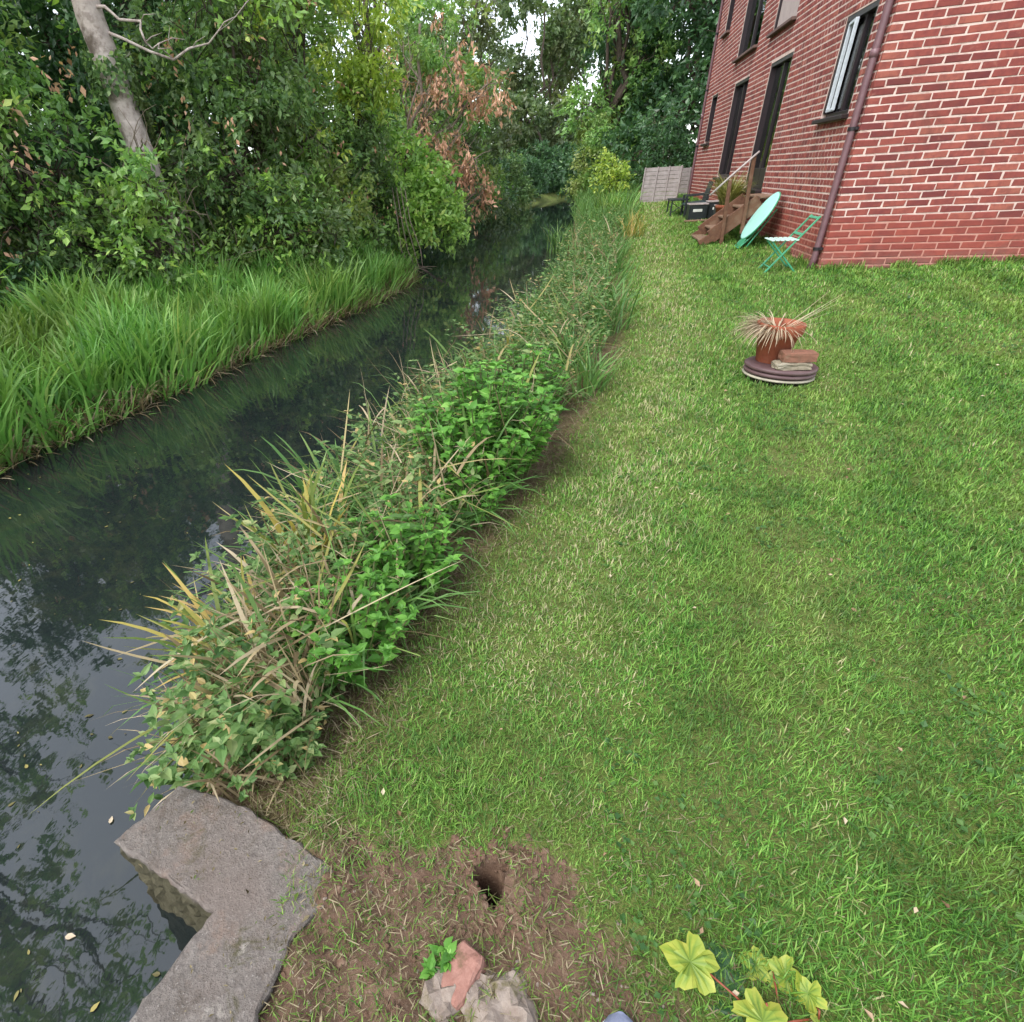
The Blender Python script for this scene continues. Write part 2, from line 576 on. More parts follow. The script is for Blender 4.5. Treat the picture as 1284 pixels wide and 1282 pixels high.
# openings on the river wall: (y0, y1, z0, z1)
OPEN = {'w1': (8.80, 9.70, 2.0, 3.0), 'door': (11.72, 12.95, 1.17, 2.97), 'w2': (14.44, 15.68, 1.32, 2.98), 'w3': (17.48, 18.2, 2.02, 3.0),
        'u1': (12.05, 13.36, 3.42, 4.75), 'u2': (14.32, 16.06, 3.42, 4.75), 'u3': (17.51, 18.15, 4.14, 5.0), 'u0': (8.80, 9.90, 3.75, 4.75)}
def wall_sheet(lo, hi, zlo, zhi, holes, to3, depth, flip):
    """wall face with rectangular holes and reveals"""
    us = sorted({lo, hi, *[h[0] for h in holes], *[h[1] for h in holes]})
    zs = sorted({zlo, zhi, *[h[2] for h in holes], *[h[3] for h in holes]})
    V, F = [], []
    def quad(ps):
        b = len(V); V.extend([to3(*p) for p in ps]); F.append((b, b + 1, b + 2, b + 3) if not flip else (b + 3, b + 2, b + 1, b))
    for a, b in zip(us[:-1], us[1:]):
        for c_, d in zip(zs[:-1], zs[1:]):
            if any(h[0] <= a and b <= h[1] and h[2] <= c_ and d <= h[3] for h in holes):
                continue
            quad([(a, c_, 0), (b, c_, 0), (b, d, 0), (a, d, 0)])
    for (a, b, c_, d) in holes:
        for (p, q) in (((a, c_), (b, c_)), ((b, c_), (b, d)), ((b, d), (a, d)), ((a, d), (a, c_))):
            quad([(q[0], q[1], 0), (p[0], p[1], 0), (p[0], p[1], depth), (q[0], q[1], depth)])
    return V, F
RC = .004                                                          # how far the mortar lies behind the brick faces
mb = MB()
mb.add(*wall_sheet(HY + RC, HF, .0, HT, list(OPEN.values()), lambda u, z, d: (HX + RC + d, u, z), .14, True))
mb.add(*wall_sheet(HX + RC, HR, .0, HT, [], lambda u, z, d: (u, HY + RC + d, z), .1, False))
mb.add([(HX, HF, 0), (HR, HF, 0), (HR, HF, HT), (HX, HF, HT), (HR, HY + RC, 0), (HR, HY + RC, HT)], [(0, 1, 2, 3), (1, 4, 5, 2)])
mb.build('wall', M_mortar, house)

CP, BL, BH, JT = .075, .2105, .0600, .0155                          # course pitch, brick length and height, joint
def brick_template():
    """unit front-bevelled brick: x 0..1 along, y 0..1 up, z depth (0 front)"""
    return np.array([(0, 0, 1.), (1, 0, 1), (1, 1, 1), (0, 1, 1)])
BF = np.array([(0, 1, 2, 3), (4, 5, 1, 0), (5, 6, 2, 1), (6, 7, 3, 2), (7, 4, 0, 3), (8, 9, 5, 4), (9, 10, 6, 5), (10, 11, 7, 6), (11, 8, 4, 7)])
def brick_verts(u0, u1, z0, z1, rng, rough=.0022):
    """12 verts in (u,z,depth): front quad, bevel ring, back ring"""
    b = .0045
    j = lambda s=rough: rng.uniform(-s, s)
    pr = rng.uniform(-.0018, .0022)
    fr = [(u0 + b + j(), z0 + b + j(), -pr + j(.0008)), (u1 - b + j(), z0 + b + j(), -pr + j(.0008)), (u1 - b + j(), z1 - b + j(), -pr + j(.0008)), (u0 + b + j(), z1 - b + j(), -pr + j(.0008))]
    md = [(u0 + j(), z0 + j(), .0035), (u1 + j(), z0 + j(), .0035), (u1 + j(), z1 + j(), .0035), (u0 + j(), z1 + j(), .0035)]
    bk = [(p[0], p[1], .03) for p in md]
    return fr + md + bk
def course_bricks(lo, hi, row, holes, start_half, zbase=.015, BL=BL):
    """brick spans (u0,u1,z0,z1) of a course, cut at openings"""
    z0 = zbase + row * CP; z1 = z0 + BH
    cuts = []
    for h in holes:
        if z1 > h[2] + .02 and z0 < h[3] - .02:
            cuts.append((h[0], h[1]))
    u = lo
    out = []
    first = True
    while u < hi - .03:
        L = .1015 if (first and start_half) else BL
        first = False
        a, b = u, min(u + L, hi)
        segs = [(a, b)]
        for c0, c1 in cuts:
            ns = []
            for (p, q) in segs:
                if q <= c0 or p >= c1: ns.append((p, q))
                else:
                    if p < c0 - .03: ns.append((p, c0 - .004))
                    if q > c1 + .03: ns.append((c1 + .004, q))
            segs = ns
        for (p, q) in segs:
            if q - p > .03: out.append((p, q, z0, z1))
        u += L + JT
    return out
rng = random.Random(3)
VV, RR = [], []
nrows = int((HT - .05) / CP)
singles = []
for r in range(2, nrows):                                            # garden-end wall (faces the camera)
    for s in course_bricks(HX, HR, r, [], r % 2 == 1):
        if s[0] < 4.95 and s[3] < 2.78 and s[2] > .36:
            singles.append(s)
        else:
            VV += [(p[0], HY + p[2], p[1]) for p in brick_verts(*s, rng)]
            RR += [rng.random()] * 12
singles.sort(key=lambda s: (s[2] > 2.7, s[0]))
for s in singles[300:]:
    VV += [(p[0], HY + p[2], p[1]) for p in brick_verts(*s, rng)]
    RR += [rng.random()] * 12
nb = len(VV) // 12
for r in range(2, nrows):                                            # river wall
    for s in course_bricks(HY + (.0 if r % 2 else .058), HF, r, list(OPEN.values()), False, BL=.0985):
        s = (s[0], s[1], s[2] + .0015, s[3] - .0015)
        a = s if s[0] > HY + .01 else (HY + .0045,) + s[1:]
        if r % 2 == 0 and s[0] < HY + .06:
            e_ = (HY + .0045, HY + .058 - JT, s[2], s[3])
            VV += [(HX + p[2], p[0], p[1]) for p in brick_verts(*e_, rng, .0018)]
            RR += [rng.random()] * 12
        VV += [(HX + p[2], p[0], p[1]) for p in brick_verts(*a, rng, .0018)][::1]
        RR += [rng.random()] * 12
base = (np.arange(len(VV) // 12) * 12)[:, None, None]
Fq = (base + BF[None])
Fq[nb:] = Fq[nb:, :, ::-1]
o = npobj('brick_facing', np.array(VV), [Fq.reshape(-1, 4)], M_brick_r, house, rnd=np.array(RR))
tag(o, kind='stuff')
variants = {}
for s in singles[:300]:
    key = (round(s[1] - s[0], 3), rng.randrange(7))
    if key not in variants:
        vs = brick_verts(0, s[1] - s[0], 0, BH, rng, .0052)
        me = bpy.data.meshes.new('brick')
        me.from_pydata([(p[0], p[2], p[1]) for p in vs], [], BF.tolist())
        me.materials.append(M_brick_o)
        variants[key] = me
    o = link(bpy.data.objects.new('brick', variants[key]))
    o.parent = house
    o.location = (s[0] - HX, 0, s[2] - .3)
    o.rotation_euler = (0, rng.uniform(-.004, .004), rng.uniform(-.003, .003))

M_frame = plain_mat('dark_brown_frame', (.016, .010, .013), (.026, .015, .018), .35, 20, .5)
M_white = plain_mat('white_sash_paint', (.62, .66, .70), (.5, .54, .58), .4, 20)
M_curtain = plain_mat('pale_curtain', (.55, .60, .66), (.42, .47, .53), .9, 8, .1)
M_sill = plain_mat('dark_sill', (.020, .013, .014), (.035, .022, .022), .5, 25)
M_stone = plain_mat('brown_stone_sill', (.16, .10, .085), (.10, .06, .05), .8, 25)
n = NT('window_glass')
fr = n.n('ShaderNodeFresnel'); fr.inputs['IOR'].default_value = 2.0
tr = n.n('ShaderNodeBsdfTransparent'); tr.inputs['Color'].default_value = (.55, .62, .62, 1)
gl = n.n('ShaderNodeBsdfGlossy'); gl.inputs['Roughness'].default_value = .02
ms = n.n('ShaderNodeMixShader')
n.l(fr.outputs[0], ms.inputs[0]); n.l(tr.outputs[0], ms.inputs[1]); n.l(gl.outputs[0], ms.inputs[2])
M_glass = n.done(ms)
M_room = plain_mat('dim_room_wall', (.10, .10, .10), (.07, .07, .07), .9, 3)
M_blind = plain_mat('closed_beige_blind', (.42, .34, .31), (.36, .29, .27), .8, 10)

def window(key, label=None, mull=1, sill=M_sill, door=False, curtain=None, blind=False):
    y0, y1, z0, z1 = OPEN[key]
    fx = HX + .085
    W = MB()
    fw = .055
    W.box((fx - .01, (y0 + y1) / 2, z1 - fw / 2), (.13, y1 - y0, fw)).box((fx, (y0 + y1) / 2, z0 + fw / 2), (.06, y1 - y0, fw))
    W.box((fx - .01, y0 + fw / 2, (z0 + z1) / 2), (.128, fw, z1 - z0 - 2 * fw)).box((fx - .01, y1 - fw / 2, (z0 + z1) / 2), (.128, fw, z1 - z0 - 2 * fw))
    for i in range(mull):
        yy = y0 + (y1 - y0) * (i + 1) / (mull + 1)
        W.box((fx, yy, (z0 + z1) / 2), (.056, .06, z1 - z0 - 2 * fw))
    if door:
        W.box((fx, (y0 + y1) / 2, z0 + .18), (.05, y1 - y0 - 2 * fw, .26))
    f = W.build('door' if door else 'window', M_frame, house)
    if label: f['label'] = label
    step = (y1 - y0) / (mull + 1)
    for i in range(mull + 1):
        p = MB()
        a, b = y0 + step * i + .05, y0 + step * (i + 1) - .05
        p.box((fx + .005, (a + b) / 2, (z0 + z1) / 2), (.006, b - a + .04, z1 - z0 - .09), .001)
        p.build('pane', M_glass, f)
    s = MB()
    s.box((HX - .012, (y0 + y1) / 2, z0 - .022), (.12 if not door else .16, y1 - y0 + .10, .045), .006)
    s.build('sill', sill, f)
    if curtain:
        a, b = curtain
        V, F = [], []
        m = 26
        for i in range(m + 1):
            u = a + (b - a) * i / m
            d = fx + .05 + .018 * math.sin(i * 1.5) + .006 * math.sin(i * .6)
            V += [(d, u, z0 + .03), (d, u, z1 - .03)]
        for i in range(m):
            F.append((2 * i, 2 * i + 1, 2 * i + 3, 2 * i + 2))
        c = MB().add(V, F); c.build('curtain', M_curtain, f)
    if blind:
        c = MB().box((fx - .035, (y0 + y1) / 2, (z0 + z1) / 2), (.012, y1 - y0 - .02, z1 - z0 - .02), .002)
        c.build('blind', M_blind, f)
    return f
w1 = window('w1', 'dark window near the downpipe with an open white sash', 1, curtain=(9.3, 9.62))
sash = MB()                                                          # white inner sash, slightly open towards the river
for (p, q) in (((HX + .03, 9.60, 2.07), (HX + .03, 9.60, 2.93)), ((HX - .01, 9.30, 2.07), (HX - .01, 9.30, 2.93)), ((HX + .03, 9.60, 2.08), (HX - .01, 9.30, 2.08)), ((HX + .03, 9.60, 2.92), (HX - .01, 9.30, 2.92))):
    sash.bar(p, q, .035, .035, (1, 0, 0))
sash.build('sash', M_white, w1)
window('door', 'dark glazed door above the wooden steps', 1, door=True)
window('w2', None, 1, curtain=(14.5, 14.85))
window('w3', None, 0)
window('u1', 'upper opening closed with a beige panel', 0, sill=M_stone, blind=True)
window('u2', None, 1, sill=M_stone)
window('u3', None, 0, sill=M_stone)
window('u0', None, 1)
MB().box(((HX + HR) / 2 + .25, (HY + HF) / 2, 1.05), (HR - HX - .6, HF - HY - .3, .04)).build('floor', M_room, house)
MB().box(((HX + HR) / 2 + .25, (HY + HF) / 2, 3.25), (HR - HX - .6, HF - HY - .3, .1)).build('floor', M_room, house)
MB().box((HX + 2.6, (HY + HF) / 2, 3.0), (.08, HF - HY - .35, 5.4)).build('inner_wall', M_room, house)
# roof (out of the picture, but it shades and closes the house)
M_tile = plain_mat('roof_tile', (.10, .055, .04), (.06, .035, .03), .8, 6)
zt, rx = HT, (HX + HR) / 2
rf = MB().add([(HX - .35, HY - .3, zt), (HR + .35, HY - .3, zt), (HR + .35, HF + .3, zt), (HX - .35, HF + .3, zt), (rx, HY - .3, zt + 2.4), (rx, HF + .3, zt + 2.4)],
              [(0, 4, 5, 3), (1, 2, 5, 4), (0, 1, 4), (2, 3, 5), (3, 2, 1, 0)])
rf.build('roof', M_tile, house)
# downpipes
M_pipe = plain_mat('mauve_brown_downpipe', (.17, .085, .095), (.13, .066, .075), .42, 12, .5)
M_clip = plain_mat('black_clip', (.02, .015, .018), None, .4, 20)
def downpipe(x, y, z0, clips, r=.036, kick=True):
    p = MB()
    pts = [(x, y, HT)] + [(x, y, z) for z in np.arange(HT - .5, z0 + .2, -.6)] + [(x, y, z0 + .12), (x - .02, y, z0)]
    p.tube(pts, r, 14)
    for z in clips[:1]:
        p.lathe((x, y, z + .65), [(r + .001, -.035), (r + .006, -.033), (r + .006, .033), (r + .001, .035)], 14)
    o = p.build('downpipe', M_pipe, house, True)
    for z in clips:
        c = MB().lathe((x, y, z), [(r + .002, -.018), (r + .009, -.016), (r + .009, .016), (r + .002, .018)], 14)
        c.box((x + r * .9, y + .0, z), (.05, .12, .03), .004)
        c.build('clip', M_clip, o)
    return o
downpipe(HX - .047, 8.37, .40, [1.84, .64, 3.05])
downpipe(HX - .03, 19.02, .8, [2.0, 3.2, 4.32], .03)

# ------------------------------------------------------------------ wooden steps at the door
M_wood = plain_mat('weathered_brown_timber', (.165, .083, .05), (.10, .05, .032), .8, 18, .2, bump=.4, c3=(.21, .13, .085))
M_wood2 = plain_mat('pale_worn_timber', (.25, .165, .11), (.17, .105, .07), .8, 18, .2, bump=.4)
M_pole = plain_mat('grey_white_pole', (.45, .40, .38), (.36, .32, .30), .5, 10)
st = empty('wooden_steps', (2.3, 11.2, .47), 'short brown wooden steps with a pale slanting handrail up to the glazed door', 'steps')
Y0, Y1 = 10.72, 11.62
for y in (Y0, Y1):
    m = MB()
    m.bar((2.02, y, .58), (2.62, y, 1.06), .045, .21, (0, 0, 1), .006)
    m.bar((1.88, y, .47), (2.10, y, .62), .043, .13, (0, 0, 1), .006)
    m.build('stringer', M_wood, st)
for i in range(5):
    x = 1.92 + i * .185; z = .53 + i * .145
    MB().box((x + .06, (Y0 + Y1) / 2, z), (.21, Y1 - Y0 + .02, .03), .005).build('tread', M_wood2, st)
for (x, zb, zt_) in ((2.16, .42, 1.36), (2.42, .62, 1.66)):
    MB().bar((x + .03, Y0 - .045, zb), (x - .03, Y0 - .045, zt_), .05, .05, (0, 1, 0), .005).build('post', M_wood, st)
MB().tube([(1.88, Y0 - .07, 1.17), (2.15, Y0 - .07, 1.44), (2.44, Y0 - .07, 1.71)], .014, 8).build('handrail', M_pole, st, True)

# ------------------------------------------------------------------ folded round table leaning on the wall
M_mint = plain_mat('mint_green_enamel', (.40, .74, .66), (.35, .69, .60), .35, 8, .5)
M_green = plain_mat('green_painted_metal', (.055, .30, .155), (.04, .24, .12), .4, 12, .5)
tb = empty('folding_table', (2.45, 10.3, .47), 'round mint green folding table leaning folded against the brick wall', 'table')
a = math.atan2(.52, .30)                                             # slope of the leaning top
cen = np.array((2.575, 10.36, .88))
ux = np.array((math.cos(a), 0, math.sin(a))); uy = np.array((0, 1, 0)); un = np.cross(ux, uy); un = un / np.linalg.norm(un)
if un[0] > 0: un = -un
Mt = np.array([ux, uy, un]).T
top = MB().lathe((0, 0, 0), [(.30, -.012), (.342, -.010), (.35, 0), (.345, .008), (.33, .010)], 48)
top.v = [tuple(np.array(p) @ Mt.T + cen) for p in top.v]
top.build('table_top', M_mint, tb)
edge = MB().tube([cen + .348 * (math.cos(t) * ux + math.sin(t) * uy) - un * .006 for t in np.linspace(0, 2 * PI, 41)], .011, 6)
edge.build('rim', M_green, tb, True)
for s in (-1, 1):
    b0 = cen - un * .05 + uy * .16 * s
    MB().tube([b0 + ux * .12, b0 - ux * .30, (2.33, 10.26 + .13 * s, .47)], .011, 8).build('leg', M_green, tb, True)
    b1 = cen - un * .09 + uy * .19 * s
    MB().tube([b1 + ux * .16, b1 - ux * .2, (2.42, 10.26 + .16 * s, .475)], .011, 8).build('leg', M_green, tb, True)
MB().tube([(2.33, 10.13, .475), (2.33, 10.39, .475)], .011, 8).build('crossbar', M_green, tb, True)
MB().box((2.385, 10.26, .535), (.012, .20, .13), .002, roty(.5)).build('brace_plate', M_green, tb)

# ------------------------------------------------------------------ folding chair
M_slat = plain_mat('pale_mint_slat', (.55, .72, .64), (.45, .63, .55), .45, 15, .4)
ch = empty('folding_chair', (2.45, 8.42, .385), 'small green slatted folding chair with crossed legs near the downpipe', 'chair')
for y in (8.27, 8.57):
    MB().bar((2.245, y, .375), (2.70, y, 1.0), .018, .022, (0, 1, 0), .003).build('leg', M_green, ch)
for y in (8.295, 8.545):
    MB().bar((2.60, y, .385), (2.27, y, .735), .018, .022, (0, 1, 0), .003).build('leg', M_green, ch)
for i in range(6):
    MB().box((2.265 + .052 * i, 8.42, .752), (.034, .34, .014), .004).build('slat', M_slat, ch)
for t in (.70, .97):
    MB().box((2.245 + .455 * t - .012, 8.42, .375 + .625 * t), (.012, .29, .03), .003, roty(math.radians(36))).build('back_slat', M_green, ch)
MB().tube([(2.30, 8.28, .455), (2.30, 8.56, .455)], .008, 6).build('crossbar', M_green, ch, True)
MB().tube([(2.55, 8.30, .445), (2.55, 8.54, .445)], .008, 6).build('crossbar', M_green, ch, True)

# ------------------------------------------------------------------ dark furniture and planters further along the wall
M_blk = plain_mat('black_green_plastic', (.012, .017, .018), (.02, .026, .027), .4, 20, .5)
M_teal = plain_mat('dark_teal_seat', (.028, .05, .055), (.02, .036, .04), .5, 14)
M_label = plain_mat('pale_label', (.62, .64, .58), (.5, .52, .47), .6, 10)
M_rim = plain_mat('worn_planter_top', (.40, .35, .33), (.25, .21, .2), .7, 10)
def gz(x, y): return float(ground_z(x, y))
t2 = empty('garden_table', (2.05, 15.0, gz(2.05, 15.0)), 'small dark metal garden table with braced legs beside the black armchair', 'table')
g0 = gz(2.05, 15.0)
MB().box((2.02, 15.0, .95), (.36, .7, .03), .004).build('table_top', M_blk, t2)
for x in (1.87, 2.17):
    for y in (14.7, 15.3):
        MB().bar((x, y, g0 - .01), (x, y, .94), .03, .03, (0, 1, 0)).build('leg', M_blk, t2)
for (p, q) in (((1.87, 14.7, g0 + .05), (2.17, 14.7, .9)), ((1.87, 14.7, .9), (2.17, 14.7, g0 + .05))):
    MB().bar(p, q, .014, .014, (0, 1, 0)).build('brace', M_blk, t2)
c2 = empty('garden_armchair', (2.42, 14.6, gz(2.4, 14.6)), 'black garden armchair with upright slatted back against the brick wall', 'chair')
g0 = gz(2.4, 14.6)
MB().box((2.30, 14.55, .885), (.46, .46, .05), .012, roty(-.08)).build('seat', M_teal, c2)
for i in range(4):
    MB().bar((2.47, 14.38 + .115 * i, .90), (2.55, 14.38 + .115 * i, 1.27), .085, .02, (1, 0, 0), .004).build('back_slat', M_blk, c2)
for y in (14.33, 14.77):
    MB().bar((2.08, y, 1.03), (2.54, y, 1.05), .05, .025).build('armrest', M_blk, c2)
    for x in (2.10, 2.50):
        MB().bar((x, y, g0 - .01), (x, y, 1.02), .04, .04, (0, 1, 0)).build('leg', M_blk, c2)
def planter(x, y, sx, sy, h, label, dots):
    g = gz(x, y)
    r = empty('planter_box', (x, y, g), label, 'planter', 'black planters by the steps')
    m = MB()
    for s in (-1, 1):
        m.box((x + s * (sx / 2 - .012), y, g + h / 2), (.024, sy, h), .004)
        m.box((x, y + s * (sy / 2 - .012), g + h / 2), (sx - .05, .024, h - .002), .004)
    m.box((x, y, g + .03), (sx - .05, sy - .05, .03))
    m.build('body', M_blk, r)
    MB().box((x, y, g + h - .03), (sx - .05, sy - .05, .03), .006).build('soil', M_ground, r)
    m = MB()
    for s in (-1, 1):
        m.box((x + s * (sx / 2 - .01), y, g + h + .011), (.04, sy + .02, .022), .004)
        m.box((x, y + s * (sy / 2 - .01), g + h + .011), (sx - .06, .04, .0215), .004)
    m.build('rim', M_rim, r)
    for (u, z, w, hh) in dots:
        MB().box((x + u, y - sy / 2 - .003, g + z), (w, .005, hh), .002).build('label_plate', M_label, r)
planter(2.27, 13.95, .34, .36, .27, 'black planter with one wide pale label, nearest the dark table', [(-.01, .17, .17, .05)])
planter(2.60, 14.02, .28, .34, .29, 'black planter with a short pale label between two others', [(.0, .18, .11, .045)])
planter(2.58, 13.15, .22, .30, .30, 'black planter with three round pale marks, nearest the steps', [(-.04, .06, .045, .045), (-.04, .14, .045, .045), (-.03, .22, .045, .045)])
pl = empty('loose_plank', (2.2, 13.5, gz(2.2, 13.5)), 'short pale plank lying on the grass in front of the planters', 'plank')
MB().bar((2.02, 13.62, gz(2.02, 13.62) + .03), (2.42, 13.5, gz(2.42, 13.5) + .035), .09, .025, (0, 0, 1)).build('plank', M_wood2, pl)

# potted pale grass behind the steps
rngn = np.random.default_rng(11)
M_paleleaf = leaf_mat('pale_yellow_green_leaf', [(0, (.13, .15, .04)), (.5, (.27, .27, .09)), (1, (.40, .36, .15))])
M_terra = plain_mat('terracotta', (.30, .088, .042), (.23, .062, .032), .7, 14, .3, c3=(.34, .14, .08))
pg = empty('potted_grass', (2.42, 11.95, gz(2.42, 11.95)), 'pale yellow-green arching grass in a pot behind the wooden steps', 'plant')
g0 = gz(2.42, 11.95)
MB().lathe((2.42, 11.95, g0), [(.12, 0), (.17, .38), (.185, .385), (.185, .43), (.165, .43), (.16, .38)], 24).build('pot', M_terra, pg, True)
N = 420
az = rngn.uniform(0, 2 * PI, N)
P = np.stack([2.42 + .12 * np.cos(az) * rngn.random(N), 11.95 + .12 * np.sin(az) * rngn.random(N), np.full(N, g0 + .38)], 1)
V, q, t, k = blades(P, rngn.uniform(.35, .68, N), np.full(N, .016), az, rngn.uniform(0, .45, N), rngn.uniform(.6, 1.9, N), 5)
npobj('leaves', V, [q, t], M_paleleaf, pg, rnd=np.repeat(rngn.random(N), k))

# ------------------------------------------------------------------ pale board panels beyond the lawn
M_board = plain_mat('silvered_board', (.33, .29, .28), (.24, .205, .195), .85, 9, .15, bump=.4, c3=(.26, .22, .20))
def panel(name, x0, x1, y0, y1, h, nb, label, battens, lean):
    g = gz((x0 + x1) / 2, y0) - .05
    r = empty(name, ((x0 + x1) / 2, (y0 + y1) / 2, g), label, 'fence panel')
    d = np.array((x1 - x0, y1 - y0, 0)); L = np.linalg.norm(d); d = d / L
    a = math.atan2(d[1], d[0])
    Mr = rotz(a) @ rotx(-lean)
    o = np.array((x0, y0, g))
    bh = h / nb
    for i in range(nb):
        c = np.array((L / 2, random.uniform(-.004, .004), bh * (i + .5)))
        MB().box(o + Mr @ c, (L * random.uniform(.985, 1), .018, bh - .006), .004, Mr).build('board', M_board, r)
    for b in battens:
        MB().box(o + Mr @ np.array((L * b, -.022, h / 2)), (.035, .025, h + .02), .004, Mr).build('batten', M_board, r)
panel('board_panel', 1.48, 2.40, 18.3, 18.0, .86, 9, 'wide silvery board panel with upright battens at the end of the lawn', (.03, .36, .66, .97), .14)
panel('board_panel', 2.46, 3.2, 19.6, 19.6, .72, 7, 'narrow pale board panel half hidden behind the end of the house', (.05, .5, .95), .02)

# ------------------------------------------------------------------ pot, cover and bricks on the lawn
gx0, gy0 = 1.50, 4.55
g0 = gz(gx0, gy0)
M_cover = plain_mat('dull_mauve_brown_plastic', (.115, .066, .066), (.085, .048, .05), .55, 14, .4, c3=(.15, .10, .095))
M_pale = plain_mat('pale_rim_plastic', (.40, .36, .27), (.27, .25, .19), .6, 16)
cv = empty('drain_cover', (gx0, gy0, g0), 'round brown drain cover with a pale lower rim standing in the lawn', 'drain cover')
Mtl = rotx(-.02) @ roty(.03)
m = MB().lathe((gx0, gy0, g0), [(.205, -.03), (.205, .045), (.215, .048), (.215, .056)], 48).tilt(Mtl, (gx0, gy0, g0)); m.build('collar', M_clip, cv, True)
m = MB().lathe((gx0, gy0, g0), [(.222, .022), (.232, .024), (.234, .032), (.226, .038), (.20, .036)], 48).tilt(Mtl, (gx0, gy0, g0)); m.build('lower_rim', M_pale, cv, True)
m = MB().lathe((gx0, gy0, g0), [(.20, .045), (.228, .048), (.233, .056), (.231, .066), (.222, .072), (.20, .074)], 48).tilt(Mtl, (gx0, gy0, g0)); m.build('ring', M_cover, cv, True)
m = MB().lathe((gx0, gy0, g0), [(.19, .072), (.228, .078), (.236, .088), (.234, .100), (.225, .107), (.18, .109), (.06, .107)], 48).tilt(Mtl, (gx0, gy0, g0)); m.build('lid', M_cover, cv, True)
zt = g0 + .108
M_soil = plain_mat('dry_potting_soil', (.07, .045, .03), (.12, .08, .055), .95, 60, .1, bump=.8, bd=.01)
px, py = gx0 - .06, gy0 + .05
pot = empty('flower_pot', (px, py, zt), 'terracotta flower pot of dried grass standing on the drain cover', 'flower pot')
m = MB().lathe((px, py, zt - .001), [(.088, 0), (.095, .006), (.132, .20), (.146, .204), (.150, .212), (.154, .272), (.149, .281), (.139, .279), (.132, .21), (.124, .20)], 40)
m.tilt(roty(.04), (px, py, zt)); m.build('body', M_terra, pot, True)
MB().lathe((px, py, zt + .22), [(.02, .006), (.07, .012), (.135, .004)][::-1], 24, .03).build('soil', M_soil, pot, True)
M_dry = leaf_mat('dried_grass', [(0, (.22, .155, .10)), (.5, (.40, .31, .21)), (1, (.56, .46, .33))], .7, .15, .1)
N = 420
az = rngn.normal(PI * 1.05, .95, N)
rr = .10 * np.sqrt(rngn.random(N))
P = np.stack([px - .01 + rr * np.cos(az), py + rr * np.sin(az), np.full(N, zt + .235)], 1)
V, q, t, k = blades(P, rngn.uniform(.10, .27, N), np.full(N, .006), az, rngn.uniform(.7, 1.5, N), rngn.uniform(.8, 1.8, N), 6)
npobj('dried_grass', V, [q, t], M_dry, pot, rnd=np.repeat(rngn.random(N), k))
N = 8
az = rngn.normal(.25, .25, N)
P = np.stack([px + .05 + .03 * rngn.random(N), py + .05 * rngn.normal(size=N), np.full(N, zt + .25)], 1)
V, q, t, k = blades(P, rngn.uniform(.2, .42, N), np.full(N, .005), az, rngn.uniform(.9, 1.2, N), rngn.uniform(-.2, .5, N), 6)
npobj('dried_stalks', V, [q, t], M_dry, pot, rnd=np.repeat(rngn.random(N), k))

def rough_block(c, size, M, seed, bev=.006, sub=4, amp=.004, cut=None):
    """block with worn uneven faces"""
    r = random.Random(seed)
    n_ = sub
    pts, F = {}, []
    V = []
    def vid(i, j, k_):
        key = (i, j, k_)
        if key not in pts:
            p = np.array([i / n_ - .5, j / n_ - .5, k_ / n_ - .5])
            e = sum(abs(x) > .49 for x in p)
            q_ = p * np.array(size)
            q_ = q_ - np.where(np.abs(p) > .49, np.sign(p) * bev * (.0, .0, .45, .7)[e], 0)
            q_ = q_ + np.array([r.uniform(-amp, amp) for _ in range(3)])
            if cut: q_ = cut(q_)
            pts[key] = len(V)
            V.append(q_)
        return pts[key]
    for ax in range(3):
        a1, a2 = (ax + 1) % 3, (ax + 2) % 3
        for s in (0, n_):
            for u in range(n_):
                for w in range(n_):
                    q_ = []
                    for (du, dw) in ((0, 0), (1, 0), (1, 1), (0, 1)):
                        kx = [0, 0, 0]; kx[ax] = s; kx[a1] = u + du; kx[a2] = w + dw
                        q_.append(vid(*kx))
                    F.append(q_ if s else q_[::-1])
    V = np.array(V) @ np.array(M).T + np.array(c)
    return MB().add(V, F)
M_oldbrick = plain_mat('old_brown_brick', (.26, .12, .08), (.17, .09, .06), .9, 25, .15, bump=.5, c3=(.30, .20, .13))
M_conc = plain_mat('crumbling_concrete', (.30, .26, .19), (.20, .17, .12), .95, 30, .1, bump=.7, bd=.006, c3=(.38, .35, .29))
b1 = rough_block((gx0 + .025, gy0 - .14, zt + .028), (.225, .12, .055), rotz(.12), 5, .012, 5, .006)
tag(b1.build('concrete_block', M_conc), 'rough pale concrete lump under the brick beside the terracotta pot', 'concrete')
b2 = rough_block((gx0 + .05, gy0 - .135, zt + .091), (.215, .105, .064), rotz(.10) @ rotx(.03), 8, .004, 4, .0025)
tag(b2.build('loose_brick', M_oldbrick), 'single worn brick lying on top beside the terracotta pot', 'brick')

